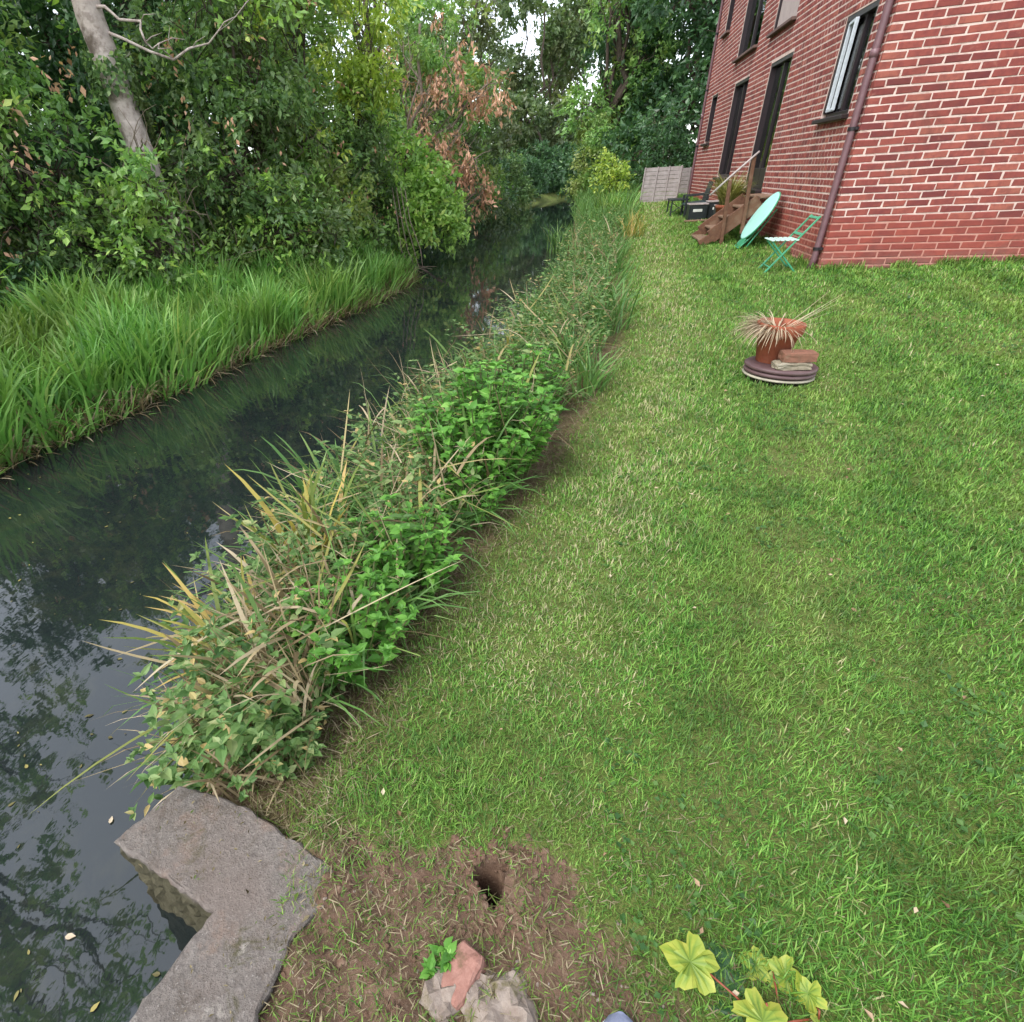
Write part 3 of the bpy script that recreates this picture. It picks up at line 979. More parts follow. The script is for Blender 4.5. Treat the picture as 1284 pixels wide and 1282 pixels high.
# ------------------------------------------------------------------ concrete wall at the water
n = NT('weathered_concrete')
pos = n.geo()
f1 = n.noise(pos, 55, 8, .75); f2 = n.noise(pos, 9, 6, .7); f3 = n.noise(pos, 160, 4, .7)
c = n.mix(n.ramp(f1, [(.35, 0), (.65, 1)]), (.165, .142, .126), (.29, .255, .225))
c = n.mix(n.ramp(f2, [(.54, 0), (.66, .6)]), c, (.29, .20, .15))
c = n.mix(n.ramp(n.noise(pos, 4.5, 7, .75, dist=1.0), [(.53, 0), (.66, .75)]), c, (.12, .095, .075))
c = n.mix(n.ramp(n.noise(pos, 22, 7, .8), [(.60, 0), (.68, .8)]), c, (.34, .29, .26))
c = n.mix(n.ramp(f3, [(.60, 0), (.67, 1)]), c, (.42, .38, .34))
c = n.mix(n.ramp(n.noise(pos, 30, 5, .7, dist=.5), [(.60, 0), (.70, .6)]), c, (.085, .07, .055))
c = n.mix(n.ramp(n.noise(pos, 7, 7, .78, dist=.6), [(.56, 0), (.66, .85)]), c, n.mix(n.noise(pos, 60, 5, .7), (.05, .055, .022), (.14, .12, .06)))
c = n.mix(n.ramp(n.noise(pos, 13, 6, .7, dist=.3), [(.63, 0), (.69, .8)]), c, (.40, .36, .31))
c = n.mix(n.ramp(n.noise(pos, 3.0, 5, .6), [(.47, 0), (.64, .4)]), c, (.22, .16, .13))
zz = n.sep(pos)[2]
c = n.mix(n.ramp(n.math('ADD', zz, 1.0), [(.93, 1), (.975, 0)]), c, n.mix(n.noise(pos, 18, 6, .7), (.045, .045, .025), (.16, .14, .085)))
hb = n.math('ADD', f1, n.math('MULTIPLY', f3, .8))
M_wallc = n.done(n.principled(c, .9, .2, 0, n.bump(hb, 1.0, .012)))
outl = [(-1.08, .80), (-1.165, .605), (-.775, .515), (-.84, .27), (-.90, -.10), (-1.0, -.5), (-.45, -.5), (-.46, -.1), (-.53, .30), (-.555, .36), (-.545, .44), (-.54, .52), (-.505, .58), (-.47, .645), (-.50, .685), (-.58, .715), (-.68, .745), (-.78, .775), (-.9, .80), (-1.0, .805)]
outl = outl[::-1]
outl = outl if sum((b[0] - a_[0]) * (b[1] + a_[1]) for a_, b in zip(outl, outl[1:] + outl[:1])) < 0 else outl[::-1]
# resample the outline and roughen it
pts = []
for a_, b in zip(outl, outl[1:] + outl[:1]):
    L = math.dist(a_, b); m_ = max(1, int(L / .02))
    for i in range(m_):
        t_ = i / m_
        pts.append((a_[0] + (b[0] - a_[0]) * t_ + random.uniform(-.003, .003) + .0018 * math.sin(61 * (a_[0] + (b[0] - a_[0]) * t_) + 37 * (a_[1] + (b[1] - a_[1]) * t_)), a_[1] + (b[1] - a_[1]) * t_ + random.uniform(-.003, .003) + .0018 * math.sin(47 * (a_[0] + (b[0] - a_[0]) * t_) - 53 * (a_[1] + (b[1] - a_[1]) * t_))))
V, F = [], []
K = len(pts)
ctr = np.mean(np.array(pts), 0)
levels = [(-1.2, .03, .008)] + [(z_, .004 + .03 * max(0, -z_ - .05), .007) for z_ in np.arange(-.5, -.04, .03)] + [(-.03, 0, .003), (-.018, .0, .002), (-.010, .006, .002)]
P2 = np.array(pts)
tn = np.roll(P2, -1, 0) - np.roll(P2, 1, 0); tn = tn / np.linalg.norm(tn, axis=1)[:, None]
inn = np.stack([-tn[:, 1], tn[:, 0]], 1)
for (z, ins, jit) in levels:
    for i in range(K):
        q_ = P2[i] + inn[i] * (ins + random.uniform(-jit, jit))
        V.append((q_[0], q_[1], z + random.uniform(-.002, .002)))
for l_ in range(len(levels) - 1):
    for i in range(K):
        F.append((l_ * K + i, l_ * K + (i + 1) % K, (l_ + 1) * K + (i + 1) % K, (l_ + 1) * K + i))
F.append(tuple((len(levels) - 1) * K + i for i in range(K)))
cw = MB().add(V, F)
tag(cw.build('concrete_wall', M_wallc), 'weathered grey-pink concrete wall with an angled corner at the water edge', 'wall')

# ------------------------------------------------------------------ broken brick, rubble, burrow edge
M_pink = plain_mat('pinkish_broken_brick', (.34, .185, .145), (.23, .11, .085), .9, 40, .15, bump=.8, c3=(.12, .09, .05))
g0 = gz(-.07, .55)
bb = rough_block((-.115, .535, -.014), (.075, .12, .06), rotz(-.42) @ rotx(.14) @ roty(-.25), 21, .010, 6, .0022)
tag(bb.build('broken_brick', M_pink), 'broken pink brick sticking out of the bare soil near the burrow', 'brick')
M_rub = plain_mat('mossy_rubble', (.29, .24, .20), (.20, .155, .125), .95, 35, .1, bump=.8, bd=.008, c3=(.13, .12, .045))
def rubcut(q_): return q_ * (1 - .55 * max(0, q_[2] / .1)) + np.array((.0, 0, .012 * math.sin(60 * q_[0]) * math.sin(50 * q_[1])))
rb = rough_block((-.025, .495, -.026), (.17, .15, .09), rotz(.3) @ rotx(-.08), 22, .02, 7, .009, rubcut)
tag(rb.build('rubble_lump', M_rub, smooth=False), 'lumpy mossy grey rubble beside the broken pink brick', 'rubble')
rb = rough_block((-.15, .49, -.02), (.09, .08, .06), rotz(.9), 24, .014, 5, .008)
tag(rb.build('rubble_lump', M_rub), 'small yellowish stone at the foot of the broken pink brick', 'stone')
rngs = random.Random(5)
M_ground_clod = plain_mat('crumbly_soil', (.16, .098, .066), (.11, .066, .045), .95, 70, .1, bump=.8, bd=.006, c3=(.22, .15, .105))
Vp, Fp = [], []
pe = MB()
for i in range(130):
    x, y = rngs.uniform(-.52, .35), rngs.uniform(.32, .9)
    if float(dirt(x, y)) < .3: continue
    s = rngs.uniform(.003, .008)
    b_ = rough_block((x, y, gz(x, y) + s * .2), (s * 1.5, s, s * .8), rotz(rngs.random() * 6), i, .0015, 2, s * .12)
    pe.add(b_.v, b_.f)
cl = MB()
for i in range(420):
    if i < 150:
        a_ = rngs.uniform(0, 2 * PI); d_ = .05 + abs(rngs.gauss(0, .05))
        x, y = HOLE[0] + .03 + d_ * math.cos(a_), HOLE[1] - .01 + d_ * math.sin(a_)
    else:
        x, y = rngs.uniform(-.55, .35), rngs.uniform(.30, .9)
        if float(dirt(x, y)) < .4: continue
    s = rngs.choice((.006, .009, .012, .018)) * rngs.uniform(.7, 1.2)
    b_ = rough_block((x, y, gz(x, y) + s * .15), (s * 1.4, s * 1.1, s * .8), rotz(rngs.random() * 6), i, s * .3, 3, s * .14)
    cl.add(b_.v, b_.f)
tag(cl.build('soil_clods', M_ground_clod), 'crumbly brown clods of soil round the burrow and over the bare patch', 'soil', kind='stuff')
tag(pe.build('pebbles', M_rub), 'small stones and crumbs scattered over the bare soil', 'pebbles', kind='stuff')

# shoe toe of the photographer, at the bottom edge
M_shoe = plain_mat('grey_blue_shoe_fabric', (.22, .24, .33), (.17, .19, .27), .8, 80, .2, bump=.4)
M_sole = plain_mat('pale_shoe_sole', (.5, .5, .5), (.4, .4, .4), .7, 20)
sh = empty('shoe', (.235, .37, .01), 'grey-blue fabric shoe whose toe just shows at the bottom edge', 'shoe')
def shoe_rows(scale_w, zs):
    V, F = [], []
    prof = [(-.02, .03, .06), (.0, .042, .075), (.08, .044, .065), (.16, .050, .055), (.22, .050, .042), (.26, .042, .034), (.282, .026, .026), (.29, .010, .020)]
    k_ = 12
    for (t_, w, h) in prof:
        for j in range(k_):
            a_ = PI * j / (k_ - 1)
            V.append((.235 + w * scale_w * math.cos(a_), .250 + t_, .022 + h * math.sin(a_) * zs))
    for i in range(len(prof) - 1):
        for j in range(k_ - 1):
            F.append((i * k_ + j, i * k_ + j + 1, (i + 1) * k_ + j + 1, (i + 1) * k_ + j))
        F.append((i * k_ + k_ - 1, i * k_, (i + 1) * k_, (i + 1) * k_ + k_ - 1))
    F.append(tuple(range(k_))); F.append(tuple((len(prof) - 1) * k_ + j for j in range(k_ - 1, -1, -1)))
    return V, F
MB().add(*shoe_rows(1, 1)).build('upper', M_shoe, sh, True)
V, F = shoe_rows(1.06, .05)
MB().add([(p[0], p[1] + .002, p[2] - .014) for p in V], F).build('sole', M_sole, sh)

# ------------------------------------------------------------------ maple seedling in the lower right
n = NT('maple_leaf_green')
g_ = n.attr()
c = n.ramp(g_, [(0, (.10, .17, .025)), (.3, (.20, .29, .04)), (.7, (.32, .37, .05)), (1, (.42, .42, .07))])
c = n.mix(n.ramp(n.noise(n.obj(), 45, 4), [(.5, 0), (.7, .5)]), c, (.20, .30, .04))
p_ = n.principled(c, .45, .35)
t_ = n.n('ShaderNodeBsdfTranslucent'); n.l(c, t_.inputs['Color'])
ms = n.n('ShaderNodeMixShader'); ms.inputs[0].default_value = .3
n.l(p_.outputs[0], ms.inputs[1]); n.l(t_.outputs[0], ms.inputs[2])
M_maple = n.done(ms)
M_mapled = leaf_mat('maple_leaf_dark', [(0, (.03, .09, .03)), (.6, (.05, .13, .045)), (1, (.09, .19, .06))])
M_redstem = plain_mat('red_leaf_stalk', (.26, .06, .03), (.18, .05, .025), .5, 30)
def maple_leaf(c, d, nrm, size, seed):
    r = random.Random(seed)
    half = [(0, 0), (-.09, .10), (-.16, .24), (-.06, .30), (.00, .40), (.10, .40), (.17, .36), (.24, .44), (.36, .55), (.46, .53), (.54, .56), (.56, .44), (.52, .30), (.62, .29), (.72, .26), (.80, .17), (.90, .10), (1.0, 0)]
    ring = half + [(x, -y) for (x, y) in half[-2:0:-1]]
    d = np.array(d, float); d /= np.linalg.norm(d)
    nrm = np.array(nrm, float); s_ = np.cross(nrm, d); s_ /= np.linalg.norm(s_); nrm = np.cross(d, s_)
    V, F, R = [], [], []
    ctr_ = (.38, 0)
    def put(x, y, k_):
        z = .16 * abs(y) - .38 * (x - .3) ** 2 - .42 * y * y + .05 * math.sin(9 * x + 7 * y + seed) + r.uniform(-.018, .018)
        V.append(np.array(c) + size * (d * x + s_ * y + nrm * z)); R.append(k_)
    put(*ctr_, .12)
    m_ = len(ring)
    vein = {0, 2, 4, 8, 10, 14, 17}
    for i_, (x, y) in enumerate(ring):
        j_ = i_ if i_ < len(half) else 2 * len(half) - 2 - i_
        x_, y_ = ctr_[0] + (x - ctr_[0]) * .55, ctr_[1] + (y - ctr_[1]) * .55
        put(x_, y_, r.uniform(.0, .2) if j_ in vein else r.uniform(.5, .85))
    for (x, y) in ring:
        put(x + r.uniform(-.012, .012), y + r.uniform(-.012, .012), r.uniform(.6, 1))
    T = np.array([(0, 1 + i, 1 + (i + 1) % m_) for i in range(m_)])
    Q = np.array([(1 + i, 1 + m_ + i, 1 + m_ + (i + 1) % m_, 1 + (i + 1) % m_) for i in range(m_)])
    return np.array(V), [T, Q], np.array(R)
ms_root = empty('maple_seedling', (.48, .62, gz(.48, .62)), 'low maple seedling with yellow-green lobed leaves and red stalks', 'seedling')
LEAVES = [  # base of blade (x,y,z), direction, normal, size, dark?
    ((.418, .640, .080), (-.80, .30, -.05), (.05, -.2, 1), .105, 0),
    ((.455, .640, .040), (.10, .95, .0), (.2, -.2, 1), .105, 1),
    ((.465, .625, .030), (-.4, -.6, -.1), (-.2, -.2, 1), .085, 1),
    ((.522, .615, .080), (-.30, -.75, -.1), (.0, -.2, 1), .098, 0),
    ((.560, .690, .050), (.75, -.05, -.15), (-.1, -.5, 1), .075, 0),
    ((.550, .690, .045), (-.75, .30, -.1), (-.4, -.2, 1), .062, 0),
    ((.628, .640, .060), (-.45, .75, .1), (-.7, -.1, .5), .062, 0),
    ((.630, .625, .050), (.25, -.75, -.1), (.6, -.1, .7), .080, 0)]
for i, (c_, d_, n_, s_, dk) in enumerate(LEAVES):
    V, F, R = maple_leaf(c_, d_, n_, s_, 40 + i)
    npobj('leaf', V, F, M_mapled if dk else M_maple, ms_root, rnd=R)
for (p, q) in (((.418, .640, .078), (.52, .59, .03)), ((.522, .615, .078), (.54, .58, .02)), ((.630, .625, .048), (.53, .59, .03)), ((.628, .640, .058), (.630, .625, .048)), ((.56, .69, .048), (.56, .60, .015))):
    mid = (np.array(p) + np.array(q)) / 2 + np.array((0, 0, .012))
    MB().tube([p, mid, q], .0022, 6).build('stalk', M_redstem, ms_root, True)

#@@VEGETATION
# ------------------------------------------------------------------ trees and shrubs
M_bark = plain_mat('grey_brown_bark', (.13, .10, .08), (.075, .055, .045), .9, 25, .1, bump=.8, bd=.012)
M_twigd = plain_mat('dark_twig', (.055, .042, .034), (.09, .07, .055), .9, 25, .1)
M_pbark = plain_mat('pale_flaking_bark', (.58, .49, .45), (.36, .29, .26), .9, 7, .15, bump=.9, bd=.03, c3=(.155, .12, .10))
M_dead = plain_mat('dead_grey_twig', (.30, .24, .19), (.20, .15, .12), .9, 25, .1)
L_dark = leaf_mat('dark_green_leaf', [(0, (.010, .032, .012)), (.5, (.022, .060, .020)), (.85, (.04, .095, .03)), (1, (.08, .15, .05))])
L_ivy = leaf_mat('ivy_green_leaf', [(0, (.014, .034, .010)), (.5, (.038, .075, .020)), (.85, (.068, .115, .032)), (1, (.12, .165, .06))], transl=.38, patch=(.10, .105, .035), pscale=.9)
L_mid = leaf_mat('mid_green_leaf', [(0, (.025, .062, .012)), (.5, (.060, .125, .026)), (.85, (.10, .18, .04)), (1, (.17, .24, .07))], patch=(.26, .25, .06), transl=.38)
L_light = leaf_mat('light_green_leaf', [(0, (.055, .115, .025)), (.5, (.12, .205, .045)), (.85, (.19, .28, .065)), (1, (.30, .34, .10))])
L_yel = leaf_mat('yellow_green_leaf', [(0, (.08, .13, .018)), (.5, (.18, .25, .042)), (.85, (.28, .33, .065)), (1, (.40, .40, .10))])
L_brown = leaf_mat('withered_brown_leaf', [(0, (.14, .075, .045)), (.5, (.30, .17, .11)), (.85, (.42, .26, .18)), (1, (.50, .35, .26))], .7, .2, .15)
L_far = leaf_mat('grey_green_far_leaf', [(0, (.035, .06, .025)), (.5, (.07, .11, .045)), (.85, (.11, .16, .065)), (1, (.17, .22, .10))], patch=(.12, .11, .05), pscale=.5)

def gapnoise(P, fr, ph):
    x, y, z = P[:, 0] * fr, P[:, 1] * fr, P[:, 2] * fr
    return (np.sin(x * 2.1 + y * 1.3 + ph) * np.sin(y * 1.9 - z * 1.7 + ph * 2) + np.sin(z * 2.9 + x * 1.1 + ph * 3) * .7 + .4 * np.sin(5.1 * x - 3.7 * z + 4.3 * y + ph)) / 2.1

def crown(rng, lobes, nleaf, size, per=12, tl=.4, droop=.25, gap=-.35, fr=1.3, inner=.45, slim=.5, hang=0.0):
    """leaf quads gathered on twigs through the lobes; returns mesh arrays and the twig bases"""
    ntw = max(4, int(nleaf / per))
    w = np.array([l[1][0] * l[1][1] * l[1][2] for l in lobes]) ** .7
    li = rng.choice(len(lobes), int(ntw * 1.5), p=w / w.sum())
    C = np.array([l[0] for l in lobes])[li]; R = np.array([l[1] for l in lobes])[li]
    d = unit(rng.normal(size=(len(li), 3)))
    r = inner + (1.02 - inner) * rng.random(len(li)) ** .55
    T = C + d * R * r[:, None]
    keep = gapnoise(T, fr, rng.random() * 9) > gap
    T, d = T[keep][:ntw], d[keep][:ntw]
    nt = len(T)
    td = unit(d * .8 + rng.normal(size=(nt, 3)) * .55 + np.array([0, 0, -droop]))
    L = tl * rng.uniform(.6, 1.3, nt)
    s = (np.arange(per) + .5) / per
    P = T[:, None] + td[:, None] * (L[:, None] * s[None])[:, :, None]
    P[:, :, 2] -= (s[None] ** 2) * (droop * .6 * L)[:, None]
    P = P.reshape(-1, 3) + rng.normal(size=(nt * per, 3)) * size * .25
    tdr = np.repeat(td, per, 0)
    D = unit(tdr * .55 + rng.normal(size=P.shape) * .75 + np.array([0, 0, -.25 - hang]))
    N = unit(rng.normal(size=P.shape) * .65 + np.array([0, 0, 1.0 - hang * .6]))
    sz = size * rng.uniform(.6, 1.35, len(P))
    V, F = kites(P, D, N, sz, sz * slim * rng.uniform(.75, 1.2, len(P)))
    rn = np.clip(np.repeat(rng.random(nt), per) * .55 + rng.random(len(P)) * .5, 0, 1)
    return V, F, np.repeat(rn, 4), T, td, L

def limb(m, a, b, r0, r1, rg, k=6, n_=5, wig=.08, sag=0.0):
    a, b = np.array(a, float), np.array(b, float)
    L = np.linalg.norm(b - a)
    pts, rad = [], []
    for i in range(n_ + 1):
        t = i / n_
        p = a + (b - a) * t + rg.normal(size=3) * wig * L * math.sin(PI * t) * .6
        p[2] += sag * math.sin(PI * t) * L
        pts.append(p); rad.append(r0 + (r1 - r0) * t)
    m.tube(pts, rad, k)
    return pts

def tree(name, label, base, top, tr, lobes, nleaf, size, lm, seed, cat_='tree', group=None, bark=None, subs=7, twigs=.25, tkw=None, kpar=8, **kw):
    rg = np.random.default_rng(seed)
    base = np.array(base, float); top = np.array(top, float)
    root = empty(name, base, label, cat_, group)
    V, F, R, T, td, L = crown(rg, lobes, nleaf, size, **kw)
    m = MB()
    pts = limb(m, base - (0, 0, .15), top, tr, tr * .3, rg, kpar, 8, .05)
    for (c, r) in lobes:
        c = np.array(c)
        h = base[2] + (c[2] - base[2]) * .45
        best = min(pts, key=lambda p: abs(p[2] - h))
        lp = limb(m, best, c, tr * .42, tr * .16, rg, 5, 5, .1, .04)
        for j in range(subs):
            e = c + unit(rg.normal(size=3)) * np.array(r) * rg.uniform(.6, 1)
            limb(m, lp[rg.integers(2, 6)], e, tr * .16, .006, rg, 4, 4, .12)
    kx = rg.random(len(T)) < twigs
    mt = MB()
    for p, d, l in list(zip(T[kx], td[kx], L[kx]))[:220]:
        mt.tube([p - d * l * .5, p + d * l * .8], [.008, .003], 3, False)
    m.build('trunk', bark or M_bark, root, True)
    if len(mt.v): tag(mt.build('twigs', bark or M_bark, root), kind='stuff')
    npobj('crown', V, [F], lm, root, rnd=R)
    return root

def zg(x, y): return gz(x, y)
def shrub_lobes(x, y, z0, h, r, n_, seed, squash=1.0):
    rg = random.Random(seed)
    out = []
    for i in range(n_):
        t = i / max(1, n_ - 1)
        a = rg.uniform(0, 2 * PI)
        rr = r * (.75 - .25 * t)
        off = r * .55 * (1 - .4 * t)
        out.append(((x + off * math.cos(a), y + off * math.sin(a), z0 + h * (.14 + .80 * t)), (rr, rr, max(.35, h * .20) * squash)))
    return out

# --- pale leaning trunk with ivy
tx, ty = -6.75, 9.0
root = empty('ivy_clad_tree', (tx, ty, zg(tx, ty)), 'tall tree with a pale flaking trunk rising out of the hedge', 'tree')
rg = np.random.default_rng(50)
m = MB()
tp = [np.array(p) for p in ((tx + .05, ty, .0), (tx + .0, ty, .8), (tx - .05, ty, 1.6), (tx - .16, ty, 2.4), (tx - .26, ty, 3.1), (tx - .40, ty, 3.9), (tx - .48, ty + .1, 5.0), (tx - .4, ty + .2, 6.5), (tx - .3, ty, 8.0))]
m.tube(tp, [.30, .24, .205, .20, .195, .195, .17, .13, .06], 14)
lob = [((tx - 1.6, ty - .5, 6.4), (1.5, 1.5, 1.0)), ((tx + 1.3, ty + .3, 6.9), (1.5, 1.4, 1.1)), ((tx - .5, ty - 1.5, 7.6), (1.4, 1.5, 1.0)), ((tx + .3, ty + 1.2, 8.3), (1.5, 1.3, 1.0)), ((tx + 1.9, ty - 1.0, 5.4), (1.1, 1.0, .7))]
for (c, r) in lob:
    lp = limb(m, tp[6], c, .09, .04, rg, 6, 5, .08)
    for j in range(7):
        limb(m, lp[3 + j % 3], np.array(c) + unit(rg.normal(size=3)) * np.array(r), .03, .006, rg, 4, 4, .12)
# bare hooked branches near the top of the picture
for br in (((tx - .3, ty, 3.75), (-6.0, 9.1, 3.35), (-5.4, 9.2, 3.50), (-4.95, 9.2, 3.72)), ((tx - .35, ty, 4.0), (-6.3, 8.9, 3.72), (-6.15, 8.9, 3.45), (-5.9, 8.9, 3.42))):
    br = [np.array(p) for p in br]
    pts_ = [br[0]]
    for a_, b_ in zip(br[:-1], br[1:]):
        for t_ in (.33, .66, 1.0):
            pts_.append(a_ + (b_ - a_) * t_ + rg.normal(size=3) * .035)
    m.tube(pts_, list(np.linspace(.024, .006, len(pts_))), 6)
    for i_ in range(3, len(pts_), 2):
        e_ = pts_[i_] + np.array((.25, 0, .12)) * rg.uniform(.6, 1.4) + rg.normal(size=3) * .14
        m.tube([pts_[i_], (pts_[i_] + e_) / 2 + rg.normal(size=3) * .03, e_], [.010, .007, .003], 4)
m.build('trunk', M_pbark, root, True)
V, F, R, *_ = crown(rg, lob, 6000, .14, per=10, tl=.5, gap=.1)
npobj('crown', V, [F], L_mid, root, rnd=R)
# ivy on the trunk
N = 4200
t = rg.random(N) ** .9
zz_ = .1 + 3.6 * t
cx_ = np.interp(zz_, [p[2] for p in tp], [p[0] for p in tp])
a = rg.uniform(0, 2 * PI, N)
gate = (np.sin(a * 2 + zz_ * 2.3) + np.sin(zz_ * 5 + a) * .8 + (1.9 - zz_) * .8 + 3.2 * np.exp(-((zz_ - 3.25) / .28) ** 2)) > .25
P = np.stack([cx_ + .25 * np.cos(a), ty + .25 * np.sin(a), zz_], 1)[gate]
out = np.stack([np.cos(a), np.sin(a), np.zeros(N)], 1)[gate]
sz = rg.uniform(.05, .11, len(P))
V, F = kites(P + out * rg.uniform(0, .09, (len(P), 1)), unit(rg.normal(size=P.shape) * .6 + np.array([0, 0, -.7])), unit(out + rg.normal(size=P.shape) * .4), sz, sz * .75)
npobj('ivy', V, [F], L_ivy, root, rnd=np.repeat(rg.random(len(P)), 4))

H = 'shrubs of the hedge across the river'
def sh(label, x, y, h, r, nl, nleaf, size, lm, seed, spray=3600, slm=None, **kw):
    z0 = zg(x, y)
    lob_ = shrub_lobes(x, y, z0, h, r, nl, seed)
    t_ = tree('hedge_shrub', label, (x, y, z0), (x + .2, y, z0 + h * .75), .07, lob_, int(nleaf * .8), size * 1.2, lm, seed, 'shrub', H, bark=M_twigd, **kw)
    if spray:
        V, F, R, *_ = crown(np.random.default_rng(seed + 500), [(c, (q[0] * 1.12, q[1] * 1.12, q[2] * 1.1)) for c, q in lob_], spray, size * 1.35, per=9, tl=.5, gap=.30, fr=1.9, inner=.85, droop=.4)
        npobj('light_sprays', V, [F], slm or L_light, t_, rnd=R)
    return t_
sh('dark leafy shrub at the far left edge behind the reeds', -9.3, 6.4, 4.6, 1.5, 9, 15000, .10, L_ivy, 101, gap=-.25)
sh('mid green shrub with light sprigs left of the pale trunk', -8.05, 7.6, 4.7, 1.25, 8, 13000, .10, L_mid, 102, gap=-.2)
sh('dense ivy-green shrub right of the pale trunk', -6.0, 10.6, 4.9, 1.35, 9, 17000, .10, L_ivy, 103, gap=-.25)
sh('tall fresh green shrub in the middle of the hedge', -5.75, 12.5, 5.4, 1.25, 9, 15000, .10, L_mid, 104, slm=L_yel, gap=-.2)
sh('dark shrub behind the pale trunk', -7.9, 11.2, 5.2, 1.7, 9, 12000, .12, L_dark, 105, gap=-.3)
sh('rounded ivy bush at the river bend left of the light shrub', -5.35, 14.4, 3.0, .95, 7, 11000, .09, L_ivy, 106, gap=-.3)
sh('low bramble thicket under the pale trunk', -7.1, 8.1, 1.5, 1.2, 6, 8000, .085, L_ivy, 107, gap=-.3)
sh('low dark thicket behind the reeds at the left edge', -8.6, 5.9, 1.5, 1.3, 6, 8000, .085, L_dark, 108, gap=-.3)
sh('leafy spray of hedge in front of the pale trunk', -6.35, 8.0, 1.75, .6, 4, 2600, .10, L_mid, 113, spray=900, gap=0.0)
sh('low leafy thicket right of the dead twigs', -5.75, 10.2, 1.4, 1.0, 6, 7500, .085, L_mid, 109, gap=-.3)
# light shrub over the water, yellow sapling, withered tree
tree('elder_shrub', 'light green shrub leaning out over the water at the bend', (-4.75, 15.6, zg(-4.9, 15.6)), (-4.4, 15.8, 2.2), .06,
     [((-4.3, 15.4, .75), (.85, .8, .55)), ((-3.75, 15.7, .55), (.65, .6, .45)), ((-4.2, 15.9, 1.5), (.9, .8, .5)), ((-3.7, 16.0, 1.05), (.6, .6, .4)), ((-4.8, 15.2, 1.7), (.7, .7, .45)), ((-4.6, 15.6, 2.2), (.7, .7, .4))],
     8500, .165, L_light, 110, 'shrub', bark=M_twigd, gap=-.2, tl=.45, slim=.5)
tree('yellow_sapling', 'slender sapling with yellow-green leaves above the bend', (-5.3, 14.6, zg(-5.3, 14.6)), (-5.1, 14.7, 4.6), .05,
     [((-5.5, 14.4, 3.1), (.7, .6, .45)), ((-4.9, 14.6, 3.5), (.6, .6, .4)), ((-5.2, 14.7, 4.3), (.75, .6, .5)), ((-4.6, 14.5, 4.0), (.6, .5, .35)), ((-5.0, 14.5, 2.5), (.6, .5, .35)), ((-4.75, 14.8, 5.0), (.8, .6, .4))],
     5200, .16, L_yel, 111, 'tree', bark=M_twigd, gap=-.05, tl=.45, slim=.42)
rt = tree('withered_tree', 'tree with drooping withered brown leaves over the far water', (-5.4, 19.6, zg(-5.6, 19.6)), (-4.9, 19.8, 5.4), .11,
     [((-4.5, 19.6, 3.7), (1.0, .8, .5)), ((-3.7, 19.8, 3.0), (.9, .8, .45)), ((-3.3, 19.7, 2.1), (.55, .5, .6)), ((-4.7, 19.4, 2.4), (.8, .6, .45)), ((-3.9, 19.8, 4.6), (1.1, .8, .5)), ((-3.0, 20.0, 3.9), (.8, .6, .4)), ((-5.0, 19.6, 5.0), (.9, .8, .5)), ((-3.3, 19.9, 1.2), (.4, .4, .35))],
     5200, .17, L_brown, 112, 'tree', bark=M_dead, gap=.15, tl=.5, droop=.7, hang=.8, slim=.38, subs=9, twigs=.5)
V, F, R, *_ = crown(np.random.default_rng(212), [((-4.8, 20.2, 3.4), (1.2, .8, 1.2)), ((-4.4, 20.2, 5.3), (1.5, .8, .8)), ((-5.3, 20, 1.8), (1.0, .8, .9))], 5200, .15, gap=-.05)
npobj('green_leaves', V, [F], L_mid, rt, rnd=R)

# --- bigger trees behind the hedge
B = 'tall trees behind the hedge'
def big(label, x, y, h, r, nleaf, size, lm, seed, name='broadleaf_tree', low=.12, group=B, nl=9, **kw):
    z0 = zg(x, y)
    rg_ = random.Random(seed)
    lobes = []
    for i in range(nl):
        t = i / (nl - 1)
        a = rg_.uniform(0, 2 * PI)
        lobes.append(((x + r * .6 * math.cos(a), y + r * .6 * math.sin(a), z0 + h * (low + (.92 - low) * t)), (r * (.66 - .26 * t), r * (.66 - .26 * t), h * .12)))
    return tree(name, label, (x, y, z0), (x, y, z0 + h * .85), .2, lobes, nleaf, size, lm, seed, 'tree', group, **kw)
big('tall tree beyond the left edge of the hedge', -11.6, 8.8, 7.5, 2.7, 20000, .17, L_dark, 120)
big('dark tree standing behind the tall fresh green shrub', -9.6, 13.2, 7.6, 2.6, 20000, .22, L_dark, 121, low=.06)
big('dark tree behind the yellow sapling', -8.0, 17.6, 7.8, 2.6, 19000, .22, L_ivy, 122, low=.06)
big('tree on the far left bank behind the withered tree', -7.8, 24.0, 9, 2.7, 17000, .19, L_ivy, 123, low=.05)
big('grey-green tree closing the left bank of the far water', -7.0, 33.0, 9.5, 3.0, 15000, .22, L_far, 124, low=.04, gap=-.25)
big('small grey-green tree above the end of the water', -8.6, 47.0, 8.5, 3.2, 12000, .26, L_far, 125, low=.04, gap=-.25)
big('broad grey-green tree at the end of the water', -4.4, 60.0, 14.5, 4.6, 20000, .42, L_far, 126, low=.03, gap=-.3)
big('pale willow-like tree right of the far water', .4, 66.0, 17, 5.2, 22000, .5, L_far, 127, 'willow_tree', low=.05, droop=.5, hang=.3, slim=.5, gap=-.3)
big('fresh green tree above the far reeds', .85, 27.5, 8.0, 1.6, 11000, .19, L_mid, 128, low=.14, gap=-.3, nl=9)
big('large dark tree beside the far end of the house', 3.2, 26.0, 9.5, 2.7, 20000, .22, L_dark, 129, low=.10, gap=-.35, nl=11)
big('dark tree left of the board panel', 2.0, 30.0, 9.5, 2.4, 19000, .22, L_dark, 130, low=.06, gap=-.5)
